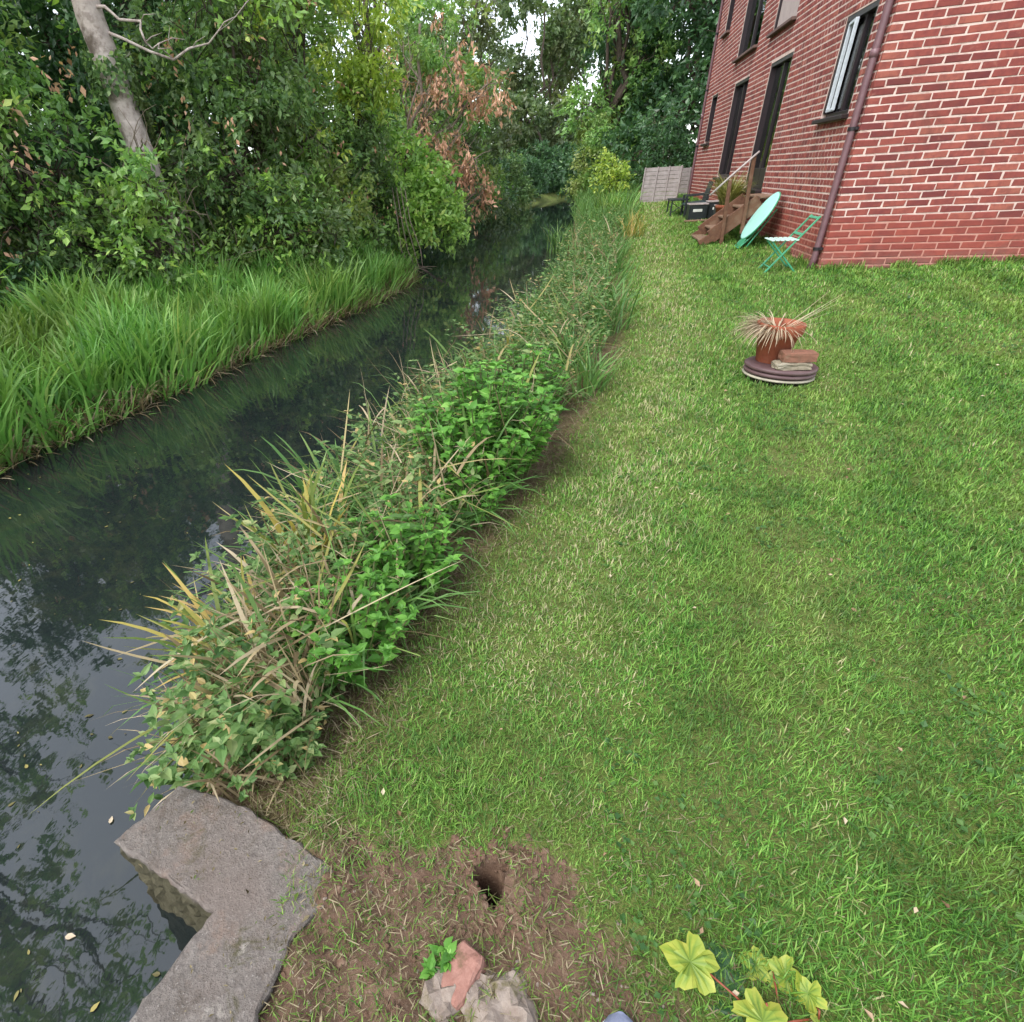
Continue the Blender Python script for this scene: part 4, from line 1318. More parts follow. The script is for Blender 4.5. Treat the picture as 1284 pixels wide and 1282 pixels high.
big('dark tree hidden mostly by the house end', 7.0, 27.0, 9, 3.0, 8000, .22, L_dark, 131, low=.1)
big('big loose tree leaning over the river beyond the left edge', -9.2, 2.2, 10.5, 3.4, 12000, .16, L_mid, 132, low=.30, gap=.02)
big('tall thin tree beyond the left edge near the reeds', -12.0, 5.0, 7.5, 2.8, 10000, .22, L_ivy, 133, low=.12)
big('far tree behind the end of the water on the right', 7.5, 44.0, 9, 3.5, 6500, .32, L_dark, 134, low=.03)
# low shrubs round the panel and far right bank
def lowsh(label, x, y, h, r, nleaf, size, lm, seed, **kw):
    z0 = zg(x, y)
    return tree('bank_shrub', label, (x, y, z0), (x, y, z0 + h * .6), .03, shrub_lobes(x, y, z0, h, r, 5, seed), nleaf, size, lm, seed, 'shrub', 'shrubs on the far right bank', bark=M_twigd, subs=3, **kw)
lowsh('yellow-leaved shrub left of the board panel', .78, 21.2, 1.15, .45, 1500, .12, L_yel, 140, gap=.0)
lowsh('dark shrub under the trees behind the board panel', 2.3, 22.8, 1.9, .9, 4500, .12, L_dark, 141)
lowsh('mid green shrub left of the dark tree on the right bank', .6, 25.0, 1.9, .9, 4200, .13, L_mid, 142)
lowsh('low grey-green shrub at the far water edge', .7, 30.0, 2.0, .9, 3500, .15, L_far, 143)
lowsh('dark low shrub on the left bank of the far water', -6.0, 22.0, 1.5, 1.0, 5000, .12, L_dark, 144)
big('sparse grey-green tree standing in the sky gap', -3.6, 74.0, 20, 4.5, 9000, .55, L_far, 138, low=.25, gap=-.02)
big('leafy tree leaning in from the left over the far water', -6.3, 29.0, 9.5, 2.2, 12000, .2, L_mid, 139, low=.2, gap=-.1)
big('dark tree far behind the left bank', -14.5, 21.0, 10, 4.0, 17000, .30, L_dark, 135, low=.05)
big('dark tree far behind the pale trunk', -15.0, 13.5, 8.0, 3.6, 17000, .30, L_ivy, 136, low=.05)
big('grey-green tree far behind the withered tree', -10.5, 42.0, 9, 4.5, 10000, .3, L_far, 137, low=.03)
lowsh('low shrub closing the far end of the water', -3.2, 56.5, 3.2, 2.2, 6000, .26, L_dark, 146)
lowsh('second low shrub at the far end of the water, right of the first', 1.8, 63.5, 3.2, 2.2, 6000, .26, L_far, 147)
lowsh('dark shrub hanging over the bend at the far end of the water', -1.4, 59.5, 3.0, 2.2, 6000, .26, L_dark, 148)
for lb_, x_, y_, sd_ in (('dark shrub on the left bank beside the far water, nearest of four', -6.6, 34.5, 151), ('dark shrub on the left bank beside the far water, second of four', -6.3, 40.0, 152), ('dark shrub on the left bank beside the far water, third of four', -5.6, 46.0, 153), ('dark shrub on the left bank beside the far water, farthest of four', -4.6, 51.5, 154)):
    lowsh(lb_, x_, y_, 2.6, 1.7, 6000, .2, L_ivy if sd_ % 2 else L_dark, sd_)
lowsh('dark shrub trailing into the far water on the left', -6.1, 28.0, 1.8, 1.2, 5000, .14, L_dark, 145)

hl = []
for (x_, y_, h_, r_) in ((-9.3, 6.4, 4.4, 1.6), (-8.0, 7.6, 4.4, 1.4), (-6.0, 10.5, 4.6, 1.5), (-5.7, 12.4, 5.0, 1.4), (-5.3, 14.3, 2.8, 1.0)):
    hl += shrub_lobes(x_, y_, zg(x_, y_), h_, r_, 6, int(x_ * -10))
V, F, R, T_, td_, L_ = crown(np.random.default_rng(900), hl, 2600, .10, per=6, tl=.35, gap=.15, fr=2.2, inner=.9, droop=.6, hang=.4)
tag(npobj('hedge_dead_leaves', V, [F], L_brown, rnd=R), 'withered brown leaves scattered through the hedge across the river', 'leaves', kind='stuff')
hs_ = MB()
rg = np.random.default_rng(61)
for i in range(70):
    x_ = rg.uniform(-9.2, -5.0); y_ = np.interp(x_, [-9.2, -6.6, -5.0], [6.0, 8.6, 13.0]) + rg.uniform(-.2, .5)
    p_ = np.array((x_, y_, zg(x_, y_) + rg.uniform(.3, 2.2))); d_ = unit(np.array((rg.normal() * .5, -.2, .8)))
    pt_ = [p_]
    for j in range(7):
        d_ = unit(d_ + rg.normal(size=3) * .22 + np.array((.05, -.03, -.05)))
        pt_.append(pt_[-1] + d_ * rg.uniform(.12, .26))
    hs_.tube(pt_, list(np.linspace(rg.uniform(.008, .016), .003, 8)), 4, False)
tag(hs_.build('hedge_stems', M_dead, None, True), 'thin bare grey stems showing through the hedge across the river', 'stems', kind='stuff')
# dead twisted twigs beside the pale trunk
dt = empty('dead_twigs', (-6.3, 8.55, zg(-6.3, 8.55)), 'tangle of bare dead twigs at the foot of the pale trunk', 'twigs')
rg = np.random.default_rng(60)
m = MB()
for i in range(46):
    p0 = np.array((-6.45 + rg.normal() * .18, 8.5 + rg.normal() * .15, .9 + rg.random() * .5))
    d = unit(np.array((rg.normal() * .8 + .15, -.35 + rg.normal() * .4, .25 + rg.normal() * .4)))
    pts = [p0]
    for j in range(6):
        d = unit(d + rg.normal(size=3) * .25 + np.array((0, 0, -.16)))
        pts.append(pts[-1] + d * rg.uniform(.08, .16))
    m.tube(pts, list(np.linspace(.013, .003, 7)), 4)
m.build('twig', M_dead, dt, True)
# dead branch dipping into the water at the bend
dbr = MB()
for o_ in range(4):
    x = -4.35 + .1 * o_
    dbr.tube([(x, 14.3, 1.5), (x + .15, 14.1, .8), (x + .25 + .06 * o_, 13.9, .2), (x + .5, 13.75, -.15), (x + .85, 13.7, -.3 + .05 * o_)], [.012, .011, .009, .007, .004], 5)
tag(dbr.build('dead_branch', M_dead, None, True), 'thin bare branches dipping to the water behind the reeds', 'branch')

# ------------------------------------------------------------------ reeds across the river
rg = np.random.default_rng(70)
M_reed = leaf_mat('reed_green', [(0, (.035, .10, .016)), (.4, (.085, .185, .040)), (.75, (.14, .25, .065)), (.93, (.22, .31, .10)), (1, (.34, .33, .11))], .4, .3, .4, patch=(.17, .21, .04), pscale=.7)
M_straw = leaf_mat('straw_dead_blade', [(0, (.11, .08, .04)), (.35, (.22, .165, .09)), (.7, (.36, .28, .17)), (1, (.50, .41, .28))], .7, .2, .15)
def reed_clumps(C, hs, per, rg, spread=.08, wid=.040, bend=(.2, 1.6), lean=.22, segs=4):
    n_ = len(C)
    P = np.repeat(C, per, 0)
    a = rg.uniform(0, 2 * PI, len(P))
    rr = spread * np.sqrt(rg.random(len(P)))
    P = P + np.stack([rr * np.cos(a), rr * np.sin(a), np.zeros(len(P))], 1)
    Hh = np.repeat(hs, per) * rg.uniform(.6, 1.12, len(P))
    V, q, t, k = blades(P, Hh, wid * rg.uniform(.6, 1.2, len(P)), a + rg.normal(size=len(P)) * .5, rg.uniform(0, lean, len(P)), rg.uniform(*bend, len(P)), segs, face=rg.uniform(0, 2 * PI, len(P)))
    R = np.clip(np.repeat(rg.random(n_), per) * .45 + rg.random(len(P)) * .55, 0, 1)
    return V, [q, t], np.repeat(R, k)
C = []
while len(C) < 2000:
    y = rg.uniform(1.0, 14.2); x = float(Xw(y)) + .08 - rg.random() ** 1.35 * min(6.0, 5.2)
    if x < -5.3 and y > 13.6 - (x + 5.3) * -1.2: continue
    C.append((x, y))
C = np.array(C)
dl = Xw(C[:, 1]) - C[:, 0]
hs = np.where(dl < 1.2, .92, .75) * rg.uniform(.75, 1.15, len(C))
hs = hs * (.80 + .32 * np.sin(C[:, 0] * 2.3 + C[:, 1] * 1.1) * np.sin(C[:, 1] * 1.7 - C[:, 0]))
C3 = np.column_stack([C, ground_z(C[:, 0], C[:, 1]) - .02])
V, F, R = reed_clumps(C3, hs, 12, rg)
tag(npobj('reed_bed', V, F, M_reed, rnd=R), 'dense bright green reeds along the far bank', 'reeds', kind='stuff')
# straw at the reeds' foot
ys = rg.uniform(1.5, 13.8, 2200)
xs = Xw(ys) + rg.uniform(-.22, .2, 2200)
P = np.column_stack([xs, ys, np.maximum(ground_z(xs, ys), WZ - .02)])
V, q, t, k = blades(P, rg.uniform(.15, .55, len(P)), np.full(len(P), .018), rg.normal(-.5, 1.2, len(P)), rg.uniform(.5, 1.2, len(P)), rg.uniform(.2, 1.2, len(P)), 4)
tag(npobj('reed_straw', V, [q, t], M_straw, rnd=np.repeat(rg.random(len(P)), k)), 'yellow dead reed blades hanging to the water along the far bank', 'straw', kind='stuff')

# ------------------------------------------------------------------ growth along the near bank
rg = np.random.default_rng(80)
M_nettle = leaf_mat('fresh_nettle_leaf', [(0, (.035, .105, .015)), (.45, (.075, .20, .028)), (.85, (.13, .29, .045)), (1, (.20, .37, .08))], .45, .28, .35)
M_under = leaf_mat('undergrowth_leaf', [(0, (.03, .07, .018)), (.4, (.07, .135, .036)), (.75, (.125, .19, .065)), (.92, (.21, .24, .10)), (1, (.32, .24, .10))], .5, .25, .3)
M_sedge = leaf_mat('sedge_green', [(0, (.045, .11, .025)), (.4, (.085, .18, .045)), (.8, (.13, .24, .065)), (.95, (.20, .27, .08)), (1, (.36, .34, .11))], .45, .25, .35)
M_stem = plain_mat('green_stem', (.09, .14, .04), (.12, .11, .045), .6, 30)

def stems(bases, heights, az, lean, rg, step=.045, size=.055, top=5, w=.62):
    """leafy stems: opposite leaf pairs along arching stems, rosette on top; returns leaf mesh arrays and stem polylines"""
    P, D, N, S = [], [], [], []
    lines = []
    for b, h, a, l in zip(bases, heights, az, lean):
        p = np.array(b, float)
        hd = np.array((math.cos(a), math.sin(a), 0))
        n_ = max(3, int(h / step))
        line = [p.copy()]
        for i in range(n_):
            t = (i + 1) / n_
            ang = l * (.4 + 1.1 * t)
            d = hd * math.sin(ang) + np.array((0, 0, math.cos(ang)))
            p = p + d * (h / n_)
            if i % 3 == 2 or i == n_ - 1: line.append(p.copy())
            if t < .22: continue
            ph = a + i * PI / 2 + rg.normal() * .3
            for s_ in (0, PI):
                e = np.array((math.cos(ph + s_), math.sin(ph + s_), .25))
                P.append(p); D.append(e + d * .2 + rg.normal(size=3) * .18); N.append(np.array((0, 0, 1.0)) + rg.normal(size=3) * .42 + d * .3)
                S.append(size * (1.15 - .45 * abs(t - .6)) * rg.uniform(.75, 1.2))
        for j in range(top):
            ph = rg.uniform(0, 2 * PI)
            P.append(p); D.append(np.array((math.cos(ph), math.sin(ph), .55))); N.append(np.array((0, 0, 1.0)) + rg.normal(size=3) * .2)
            S.append(size * rg.uniform(.45, .8))
        lines.append(line)
    P, D, N, S = map(np.array, (P, D, N, S))
    V, tr, qd = ovate(P, D, N, S, S * w * rg.uniform(.85, 1.15, len(S)))
    return V, [tr, qd], np.repeat(np.clip(rg.normal(.5, .23, len(S)), 0, 1), 8), lines

def leafy_plant(label, x, y, rx, ry, h, n_, size, mat, seed, name='leafy_plant', lean=.35):
    r_ = np.random.default_rng(seed)
    a = r_.uniform(0, 2 * PI, n_); q = np.sqrt(r_.random(n_))
    bx, by = x + rx * .62 * q * np.cos(a), y + ry * .62 * q * np.sin(a)
    z0 = zg(x, y)
    bz = ground_z(bx, by) - .01
    root = empty(name, (x, y, z0), label, 'plant')
    hh = h * (1.05 - .35 * q) * r_.uniform(.8, 1.1, n_)
    V, F, R, lines = stems(np.column_stack([bx, by, bz]), hh, a + r_.normal(size=n_) * .4, lean * q + .05, r_, size=size)
    npobj('leaves', V, F, mat, root, rnd=R)
    m = MB()
    for l_ in lines: m.tube(l_, .0035, 4, False)
    m.build('stem', M_stem, root, True)
    return root
leafy_plant('large bright green leafy bush in the middle of the near bank', -.42, 2.92, .42, .48, .66, 137, 0.056, M_nettle, 201)
leafy_plant('bright leafy clump leaning out in front of the large bush', -.42, 2.45, .20, .20, .30, 34, 0.044, M_nettle, 202)
leafy_plant('leafy clump above the soil strip in the foreground bank', -.62, 1.86, .26, .24, .44, 60, 0.046, M_nettle, 203)
leafy_plant('nearest bright leafy clump, lowest on the near bank', -.72, 1.42, .24, .26, .44, 63, 0.046, M_nettle, 204)
leafy_plant('dark low weeds by the concrete wall', -.88, .99, .28, .17, .22, 52, .034, M_under, 205)
leafy_plant('leafy clump behind the large bush', -.35, 3.85, .40, .40, .52, 75, 0.048, M_nettle, 207)
leafy_plant('small leafy weed beside the broken pink brick', -.165, .545, .03, .03, .05, 5, .03, M_nettle, 209)

# undergrowth mass
def strip(n_, y0, y1, lo=0.0, hi=1.0, pw=1.0):
    y = y0 + (y1 - y0) * rg.random(n_) ** pw
    u = lo + (hi - lo) * rg.random(n_)
    x = (Xr(y) - .10) + (Xl(y) - Xr(y) - .05) * u
    return x, y
parts_ = []
for n_, sz_, h0, h1, lean_ in ((600, .030, .14, .46, .9), (760, .044, .2, .56, .8), (190, .058, .2, .54, .7)):
    x, y = strip(n_, .95, 14, 0, 1.0, 1.4)
    V, F, R, lines = stems(np.column_stack([x, y, np.maximum(ground_z(x, y), WZ) - .01]), rg.uniform(h0, h1, n_), rg.uniform(1.5, 5, n_), rg.uniform(.1, lean_, n_), rg, step=.05, size=sz_, w=rg.uniform(.45, .75))
    parts_.append((V, F, np.clip(R + np.repeat(rg.normal(0, .22, len(R) // 8), 8), 0, 1)))
V, F, R = cat(parts_)
tag(npobj('bank_undergrowth', V, F, M_under, rnd=R), 'mixed low leafy weeds covering the near bank', 'weeds', kind='stuff')
x, y = strip(420, 1.22, 22, 0, .9, 1.3)
C3 = np.column_stack([x, y, np.maximum(ground_z(x, y), WZ) - .02])
V, F, R = reed_clumps(C3, np.where(C3[:, 1] > 4, .75, 1.0) * rg.uniform(.35, .65, len(C3)), 13, rg, .07, .016, (.7, 2.5), .55, 5)
x, y = strip(420, 3.6, 24, 0.0, 1.06)
C4 = np.column_stack([x, y, np.maximum(ground_z(x, y), WZ) - .02])
V2, F2, R2 = reed_clumps(C4, rg.uniform(.28, .5, len(C4)), 15, rg, .08, .017, (.4, 1.6), .3, 4)
V, F, R = cat([(V, F, R), (V2, F2, R2)])
tag(npobj('bank_sedge', V, F, M_sedge, rnd=R), 'arching sedge blades mixed through the near bank', 'sedge', kind='stuff')
# dead stalks and straw through it
x, y = strip(2000, 1.05, 11, 0, 1.0, 2.3)
P = np.column_stack([x, y, np.maximum(ground_z(x, y), WZ) + rg.uniform(.0, .36, len(x))])
V, q, t, k = blades(P, rg.uniform(.10, .42, len(P)), rg.uniform(.003, .006, len(P)) * rg.choice([1, 1, 2, 3.2], len(P)), rg.normal(PI, 1.5, len(P)), rg.uniform(.2, 1.4, len(P)), rg.uniform(-.2, 1.6, len(P)), 4, face=rg.uniform(0, 6.3, len(P)))
tag(npobj('dead_stalks', V, [q, t], M_straw, rnd=np.repeat(rg.random(len(P)), k)), 'tan dead stalks tangled through the near bank growth', 'stalks', kind='stuff')
fl = []
for mat_i, n_ in ((0, 230), (1, 150)):
    x, y = strip(n_, 1.1, 6.5, 0, .95, 1.4)
    P = np.column_stack([x, y, np.maximum(ground_z(x, y), WZ) + rg.uniform(.12, .40, n_)])
    V, q, t, k = blades(P, rg.uniform(.25, .6, n_), rg.uniform(.010, .022, n_), rg.normal(PI * .95, 1.3, n_), rg.uniform(1.0, 1.75, n_), rg.uniform(-.3, .9, n_), 5, face=rg.uniform(0, 6.3, n_))
    fl.append((V, [q, t], np.repeat(rg.random(n_) * .5 + .5 * mat_i, k)))
M_flop = leaf_mat('flopped_reed', [(0, (.06, .13, .03)), (.25, (.13, .20, .05)), (.5, (.30, .28, .08)), (.75, (.40, .31, .17)), (1, (.52, .43, .29))], .6, .25, .25)
V, F, R = cat(fl)
tag(npobj('flopped_reeds', V, F, M_flop, rnd=R), 'flopped green and straw-coloured reed blades lying over the near bank', 'reeds', kind='stuff')
# thatch and litter on the soil strip along the lawn edge
n_ = 15000
y = .75 + 8.5 * rg.random(n_) ** 1.6
x = Xl(y) + rg.normal(-.12, .13, n_)
P = np.column_stack([x, y, ground_z(x, y) + .004])
V, q, t, k = blades(P, rg.uniform(.02, .09, n_), rg.uniform(.0015, .004, n_), rg.uniform(0, 6.3, n_), rg.uniform(1.1, 1.6, n_), rg.uniform(-.2, .35, n_), 2)
M_thatch = leaf_mat('thatch', [(0, (.06, .045, .022)), (.35, (.14, .115, .055)), (.6, (.24, .20, .12)), (.75, (.36, .30, .19)), (.80, (.10, .15, .03)), (1, (.13, .19, .04))], .8, .1, .1)
tag(npobj('bank_thatch', V, [q, t], M_thatch, rnd=np.repeat(rg.random(n_), k)), 'brown cut thatch along the edge of the lawn', 'thatch', kind='stuff')

# individual reed clumps that stand out
def reed_clump(label, x, y, h, per, mat, seed, az=None, wid=.014, lean=.5, bend=(.4, 1.6), spread=.05, lift=0):
    r_ = np.random.default_rng(seed)
    z0 = max(zg(x, y), WZ)
    a = r_.uniform(0, 2 * PI, per) if az is None else r_.normal(az, .55, per)
    P = np.column_stack([x + spread * r_.normal(size=per), y + spread * r_.normal(size=per), np.full(per, z0 - .01 + lift)])
    V, q, t, k = blades(P, h * r_.uniform(.6, 1.1, per), wid * r_.uniform(.7, 1.2, per), a, r_.uniform(.1, lean, per), r_.uniform(*bend, per), 6, face=a + PI / 2 + r_.normal(size=per) * .4)
    root = empty('reed_clump', (x, y, z0), label, 'reeds', 'reed clumps on the near bank')
    npobj('blades', V, [q, t], mat, root, rnd=np.repeat(r_.random(per), k))
M_yreed = leaf_mat('yellowing_reed', [(0, (.09, .16, .03)), (.35, (.20, .24, .05)), (.65, (.46, .36, .09)), (1, (.55, .36, .16))], .5, .25, .3)
reed_clump('bent yellow reed blades hanging out over the water near the wall', -1.08, 1.32, .55, 30, M_yreed, 301, PI * 1.02, 0.023, .9, (.5, 1.7), .07, .10)
reed_clump('short tangle of dead straw at the back of the concrete wall', -.93, .95, .26, 46, M_straw, 312, None, .010, 1.2, (.2, 1.4), .07, .03)
reed_clump('tan broken reed stems beside the nearest leafy clump', -.92, 1.55, .5, 26, M_straw, 302, PI * 1.1, 0.021, 1.0, (.3, 1.4), .08, .12)
reed_clump('upright green and yellow reeds above the bent ones', -1.08, 1.95, .62, 26, M_yreed, 303, None, 0.026, .35, (.3, 1.3), .07, .05)
reed_clump('slim green reeds leaning from the bank edge over the water', -1.25, 2.5, .6, 24, M_sedge, 304, PI * .9, 0.025, .5, (.4, 1.5), .08, .02)
reed_clump('yellow upright blades in front of the large bush', -.62, 2.15, .36, 14, M_yreed, 305, None, 0.025, .3, (.1, .8), .04)
reed_clump('pinkish brown dead stalks in the middle of the near bank', -.78, 2.42, .42, 30, M_straw, 306, None, 0.019, .4, (.2, 1.0), .06)
reed_clump('tan dead stalks beyond the large bush by the soil strip', .12, 4.2, .4, 26, M_straw, 307, None, .009, .9, (.2, 1.2), .10)
reed_clump('tall green sedge at the edge of the lawn in mid distance', .32, 6.0, .7, 60, M_sedge, 308, None, .016, .5, (.4, 1.5), .14)
reed_clump('spiky yellow-green tussock near the end of the lawn', .95, 12.0, .55, 70, M_yreed, 309, None, .014, .7, (.2, 1.0), .10)
reed_clump('tall blue-green reeds at the far bend of the near bank', -.45, 18.0, 1.0, 110, M_sedge, 310, None, .025, .45, (.4, 1.5), .2)
reed_clump('second stand of tall reeds just left of the board panel', .75, 16.4, .8, 110, M_reed, 311, None, .022, .45, (.4, 1.5), .18)

# ------------------------------------------------------------------ mown lawn
rg = np.random.default_rng(90)
n = NT('lawn_blades')
pos = n.geo()
c = n.ramp(n.attr(), [(0, (.038, .105, .018)), (.3, (.088, .225, .034)), (.65, (.165, .355, .055)), (.90, (.29, .47, .10)), (.945, (.38, .42, .14)), (1, (.55, .48, .29))])
yl = n.ramp(n.noise(pos, 1.6, 6, .7), [(.46, 0), (.64, .8)])
c = n.mix(yl, c, n.mix(.45, c, (.30, .34, .085)))
dk = n.ramp(n.noise(pos, 5.5, 6, .72, dist=.5), [(.47, 0), (.62, .9)])
c = n.mix(dk, c, n.mix(.6, c, (.05, .105, .025)))
p_ = n.principled(c, .5, .3)
t_ = n.n('ShaderNodeBsdfTranslucent'); n.l(n.mix(1.0, c, (1.2, 1.3, .7), 'MULTIPLY'), t_.inputs['Color'])
ms = n.n('ShaderNodeMixShader'); ms.inputs[0].default_value = .28
n.l(p_.outputs[0], ms.inputs[1]); n.l(t_.outputs[0], ms.inputs[2])
M_lawn = n.done(ms)
bands = [(.2, 1.0, 17000), (1.0, 1.8, 13500), (1.8, 3.0, 9500), (3.0, 5.0, 5600), (5.0, 8.6, 2900), (8.6, 13, 1600), (13, 21, 800)]
PP = []
for (y0, y1, den) in bands:
    x0, x1 = -.8, (4.2 if y1 <= 3 else 6.2)
    if y0 >= 8.2: x1 = 2.84
    n_ = int((x1 - x0) * (y1 - y0) * den)
    x = rg.uniform(x0, x1, n_); y = rg.uniform(y0, y1, n_)
    keep = (x > Xl(y) + rg.normal(.02, .11, n_) * np.where(y < 6, 1, .4)) & ~((x > HX - .01) & (y > HY - .01))
    keep &= rg.random(n_) > dirt(x, y) * .80
    keep &= np.hypot(x - HOLE[0], y - HOLE[1]) > .045
    keep &= ((x - gx0) ** 2 + (y - gy0) ** 2) > .225 ** 2
    P = np.column_stack([x, y, ground_z(x, y)])
    P = P[keep]
    PP.append(P[inview(P, 340) | (inview(P, 1000) & (rg.random(len(P)) < .3))])
P = np.concatenate(PP)
dist = np.hypot(P[:, 0], P[:, 1])
n_ = len(P)
hgt = (.028 + .0020 * dist) * rg.uniform(.5, 1.5, n_) * (1 + .35 * np.sin(P[:, 0] * 5.1 + 2 * np.sin(P[:, 1] * 3.3)) * np.sin(P[:, 1] * 4.3 + 1))
wd = (.0022 + .00085 * dist) * rg.uniform(.6, 1.3, n_)
V, q, t, k = blades(P, hgt, wd, rg.uniform(0, 2 * PI, n_), rg.uniform(0, .8, n_), rg.uniform(.2, 1.5, n_), 2)
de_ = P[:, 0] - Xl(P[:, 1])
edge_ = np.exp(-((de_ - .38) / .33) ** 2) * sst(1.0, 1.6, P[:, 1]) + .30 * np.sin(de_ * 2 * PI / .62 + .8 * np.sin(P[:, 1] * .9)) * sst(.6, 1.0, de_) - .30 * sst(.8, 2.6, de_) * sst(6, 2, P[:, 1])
V0, q0, t0, k0 = blades(P[:150000] + np.column_stack([rg.normal(0, .012, (min(n_, 150000), 2)), np.zeros(min(n_, 150000))]), np.minimum(hgt, .03)[:150000] * .55, wd[:150000] * 1.5, rg.uniform(0, 6.3, min(n_, 150000)), rg.uniform(.3, 1.3, min(n_, 150000)), np.zeros(min(n_, 150000)), 1)
tag(npobj('lawn_bottom_grass', V0, [t0], M_lawn, rnd=np.repeat(np.clip(rg.random(len(t0)) * .8, 0, 1), k0)), 'short dense bottom growth of the lawn', 'grass', kind='stuff')
nc = 1500
xc = rg.uniform(.2, 4.5, nc); yc = .6 + 6.5 * rg.random(nc) ** 1.3
kc = (xc > Xl(yc) + .3) & (np.sin(xc * 3.1 + 1.2 * np.sin(yc * 2)) * np.sin(yc * 2.3 + xc) > .1) & (np.hypot(xc - gx0, yc - gy0) > .3)
xc, yc = np.repeat(xc[kc], 5), np.repeat(yc[kc], 5)
xc = xc + rg.normal(0, .02, len(xc)); yc = yc + rg.normal(0, .02, len(yc))
Pc = np.column_stack([xc, yc, ground_z(xc, yc) + rg.uniform(.008, .022, len(xc))])
sc_ = rg.uniform(.010, .022, len(Pc)) * (1 + .08 * np.hypot(xc, yc))
Vc, Fc = kites(Pc, unit(rg.normal(size=Pc.shape) * (1, 1, .2)), unit(rg.normal(size=Pc.shape) * .3 + (0, 0, 1)), sc_, sc_ * .85, .1)
M_clover = leaf_mat('clover_leaf', [(0, (.03, .085, .02)), (.6, (.06, .14, .03)), (1, (.11, .20, .05))], .5, .2, .3)
tag(npobj('lawn_weeds', Vc, [Fc], M_clover, rnd=np.repeat(rg.random(len(Pc)), 4)), 'small dark clover-like weeds in the lawn', 'weeds', kind='stuff')
print('lawn blades', n_)
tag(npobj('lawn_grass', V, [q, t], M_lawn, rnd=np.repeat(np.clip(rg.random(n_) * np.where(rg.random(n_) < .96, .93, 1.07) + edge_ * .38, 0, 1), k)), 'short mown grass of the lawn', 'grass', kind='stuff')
nb_ = 5200
ub = rg.random(nb_)
xb = np.where(ub < .35, HX + rg.uniform(0, 3.2, nb_), HX - np.abs(rg.normal(0, .05, nb_)) - .01)
yb = np.where(ub < .35, HY - np.abs(rg.normal(0, .04, nb_)) - .008, HY + rg.uniform(0, 10.5, nb_))
gate_ = np.sin(xb * 5 + yb * 3.7) + np.sin(xb * 11 - yb * 7) > -.5
Pb = np.column_stack([xb, yb, ground_z(xb, yb)])[gate_]
Vb, qb, tb_, kb = blades(Pb, rg.uniform(.04, .14, len(Pb)), rg.uniform(.006, .012, len(Pb)), rg.uniform(0, 6.3, len(Pb)), rg.uniform(0, .5, len(Pb)), rg.uniform(.2, 1.4, len(Pb)), 3)
tag(npobj('wall_foot_grass', Vb, [qb, tb_], M_lawn, rnd=np.repeat(rg.random(len(Pb)), kb)), 'longer uncut grass along the foot of the brick walls', 'grass', kind='stuff')
# dry clippings on the bare soil and in the lawn, small fallen leaves
n_ = 9000
x = rg.uniform(-.6, .6, n_); y = rg.uniform(.25, 1.05, n_)
kp = rg.random(n_) < (dirt(x, y) * .50 + .25)
x, y = x[kp], y[kp]
xx = rg.uniform(-.2, 5, 9000); yy = .4 + 7.5 * rg.random(9000) ** 1.5
kp = (xx > Xl(yy)); xx, yy = xx[kp], yy[kp]
x, y = np.concatenate([x, xx]), np.concatenate([y, yy]); n_ = len(x)
P = np.column_stack([x, y, ground_z(x, y) + rg.uniform(.002, .018, n_)])
P = P[inview(P) & (np.hypot(P[:, 0] - HOLE[0], P[:, 1] - HOLE[1]) > .05)]; n_ = len(P)
V, q, t, k = blades(P, rg.uniform(.012, .042, n_), rg.uniform(.0012, .003, n_), rg.uniform(0, 6.3, n_), rg.uniform(1.0, 1.6, n_), rg.uniform(-.5, .8, n_), 3)
tag(npobj('dry_clippings', V, [q, t], M_thatch, rnd=np.repeat(rg.random(n_), k)), 'dry grass clippings over the soil and lawn', 'clippings', kind='stuff')
n_ = 520
y = .4 + 9 * rg.random(n_) ** 1.5; x = Xl(y) + (rg.random(n_) ** .8) * (5.0 - Xl(y))
P = np.column_stack([x, y, ground_z(x, y) + rg.uniform(.015, .035, n_)])
s_ = rg.uniform(.010, .026, n_)
V, F = kites(P, unit(rg.normal(size=(n_, 3)) * (1, 1, .25)), unit(rg.normal(size=(n_, 3)) * .5 + (0, 0, 1)), s_, s_ * .55, .3)
M_fallen = leaf_mat('fallen_leaf', [(0, (.16, .09, .05)), (.5, (.36, .24, .15)), (1, (.60, .50, .36))], .7, .1, .2)
tag(npobj('fallen_leaves', V, [F], M_fallen, rnd=np.repeat(rg.random(n_), 4)), 'tiny pale fallen leaves sprinkled over the lawn', 'leaves', kind='stuff')
n_ = 170
x = rg.uniform(-1.12, -.5, n_); y = rg.uniform(.3, .8, n_)
kp = (y > .56) | (x > -.76)
x, y = x[kp], y[kp]; n_ = len(x)
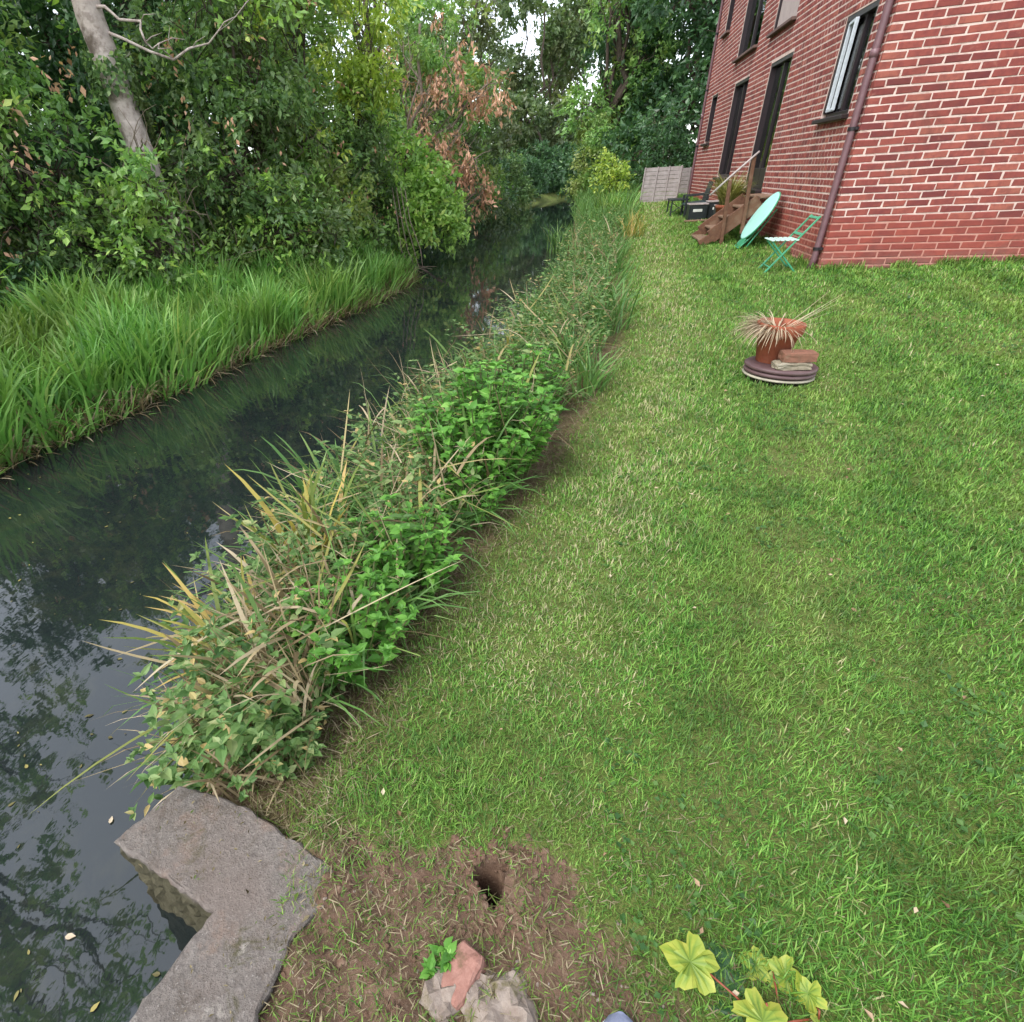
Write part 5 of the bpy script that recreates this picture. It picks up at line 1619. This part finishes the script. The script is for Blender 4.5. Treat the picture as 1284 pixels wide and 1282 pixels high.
s_ = rg.uniform(.004, .016, n_) * np.where(rg.random(n_) < .12, 1.8, 1)
P = np.column_stack([x, y, np.full(n_, -.005) + rg.uniform(0, .004, n_)])
V, F = kites(P, unit(rg.normal(size=(n_, 3)) * (1, 1, .12)), unit(rg.normal(size=(n_, 3)) * .35 + (0, 0, 1)), s_, s_ * rg.uniform(.15, .6, n_), .3)
tag(npobj('wall_litter', V, [F], M_thatch, rnd=np.repeat(rg.random(n_), 4)), 'crumbs and dry bits lying on top of the concrete wall', 'litter', kind='stuff')
# leaves on the water
n_ = 420
y = .2 + 12 * rg.random(n_) ** 1.4; u = rg.random(n_)
x = Xw(y) + .1 + (Xr(y) - Xw(y) - .1) * u
P = np.column_stack([x, y, np.full(n_, WZ + .003) + rg.uniform(0, .002, n_)])
s_ = rg.uniform(.010, .032, n_)
V, tr_, qd_ = ovate(P, unit(rg.normal(size=(n_, 3)) * (1, 1, .02)), unit(rg.normal(size=(n_, 3)) * .03 + (0, 0, 1)), s_, s_ * rg.uniform(.3, .6, n_), .02, .05)
M_float = leaf_mat('floating_leaf', [(0, (.06, .05, .02)), (.5, (.16, .14, .04)), (.85, (.34, .28, .08)), (1, (.22, .34, .08))], .5, 0, .4)
tag(npobj('floating_leaves', V, [tr_, qd_], M_float, rnd=np.repeat(rg.random(n_) ** 2, 8)), 'small yellow and green leaves drifting on the dark water', 'leaves', kind='stuff')
for (x, y, s_, a_, mt, lb) in ((-1.265, .20, .055, .8, M_nettle, 'green leaf floating at the bottom left corner of the water'), (-1.38, .46, .035, .3, M_fallen, 'yellow leaf floating beside the concrete wall'), (-1.5, .80, .03, 2.0, M_fallen, 'tan leaf floating near the tip of the concrete wall')):
    V, tr_, qd_ = ovate(np.array([(x, y, WZ + .006)]), np.array([(math.cos(a_), math.sin(a_), 0)]), np.array([(0, 0, 1.)]), np.array([s_]), np.array([s_ * .55]), .02, .08)
    tag(npobj('floating_leaf', V, [tr_, qd_], mt, rnd=np.full(8, .9)), lb, 'leaf', 'single leaves floating by the wall')
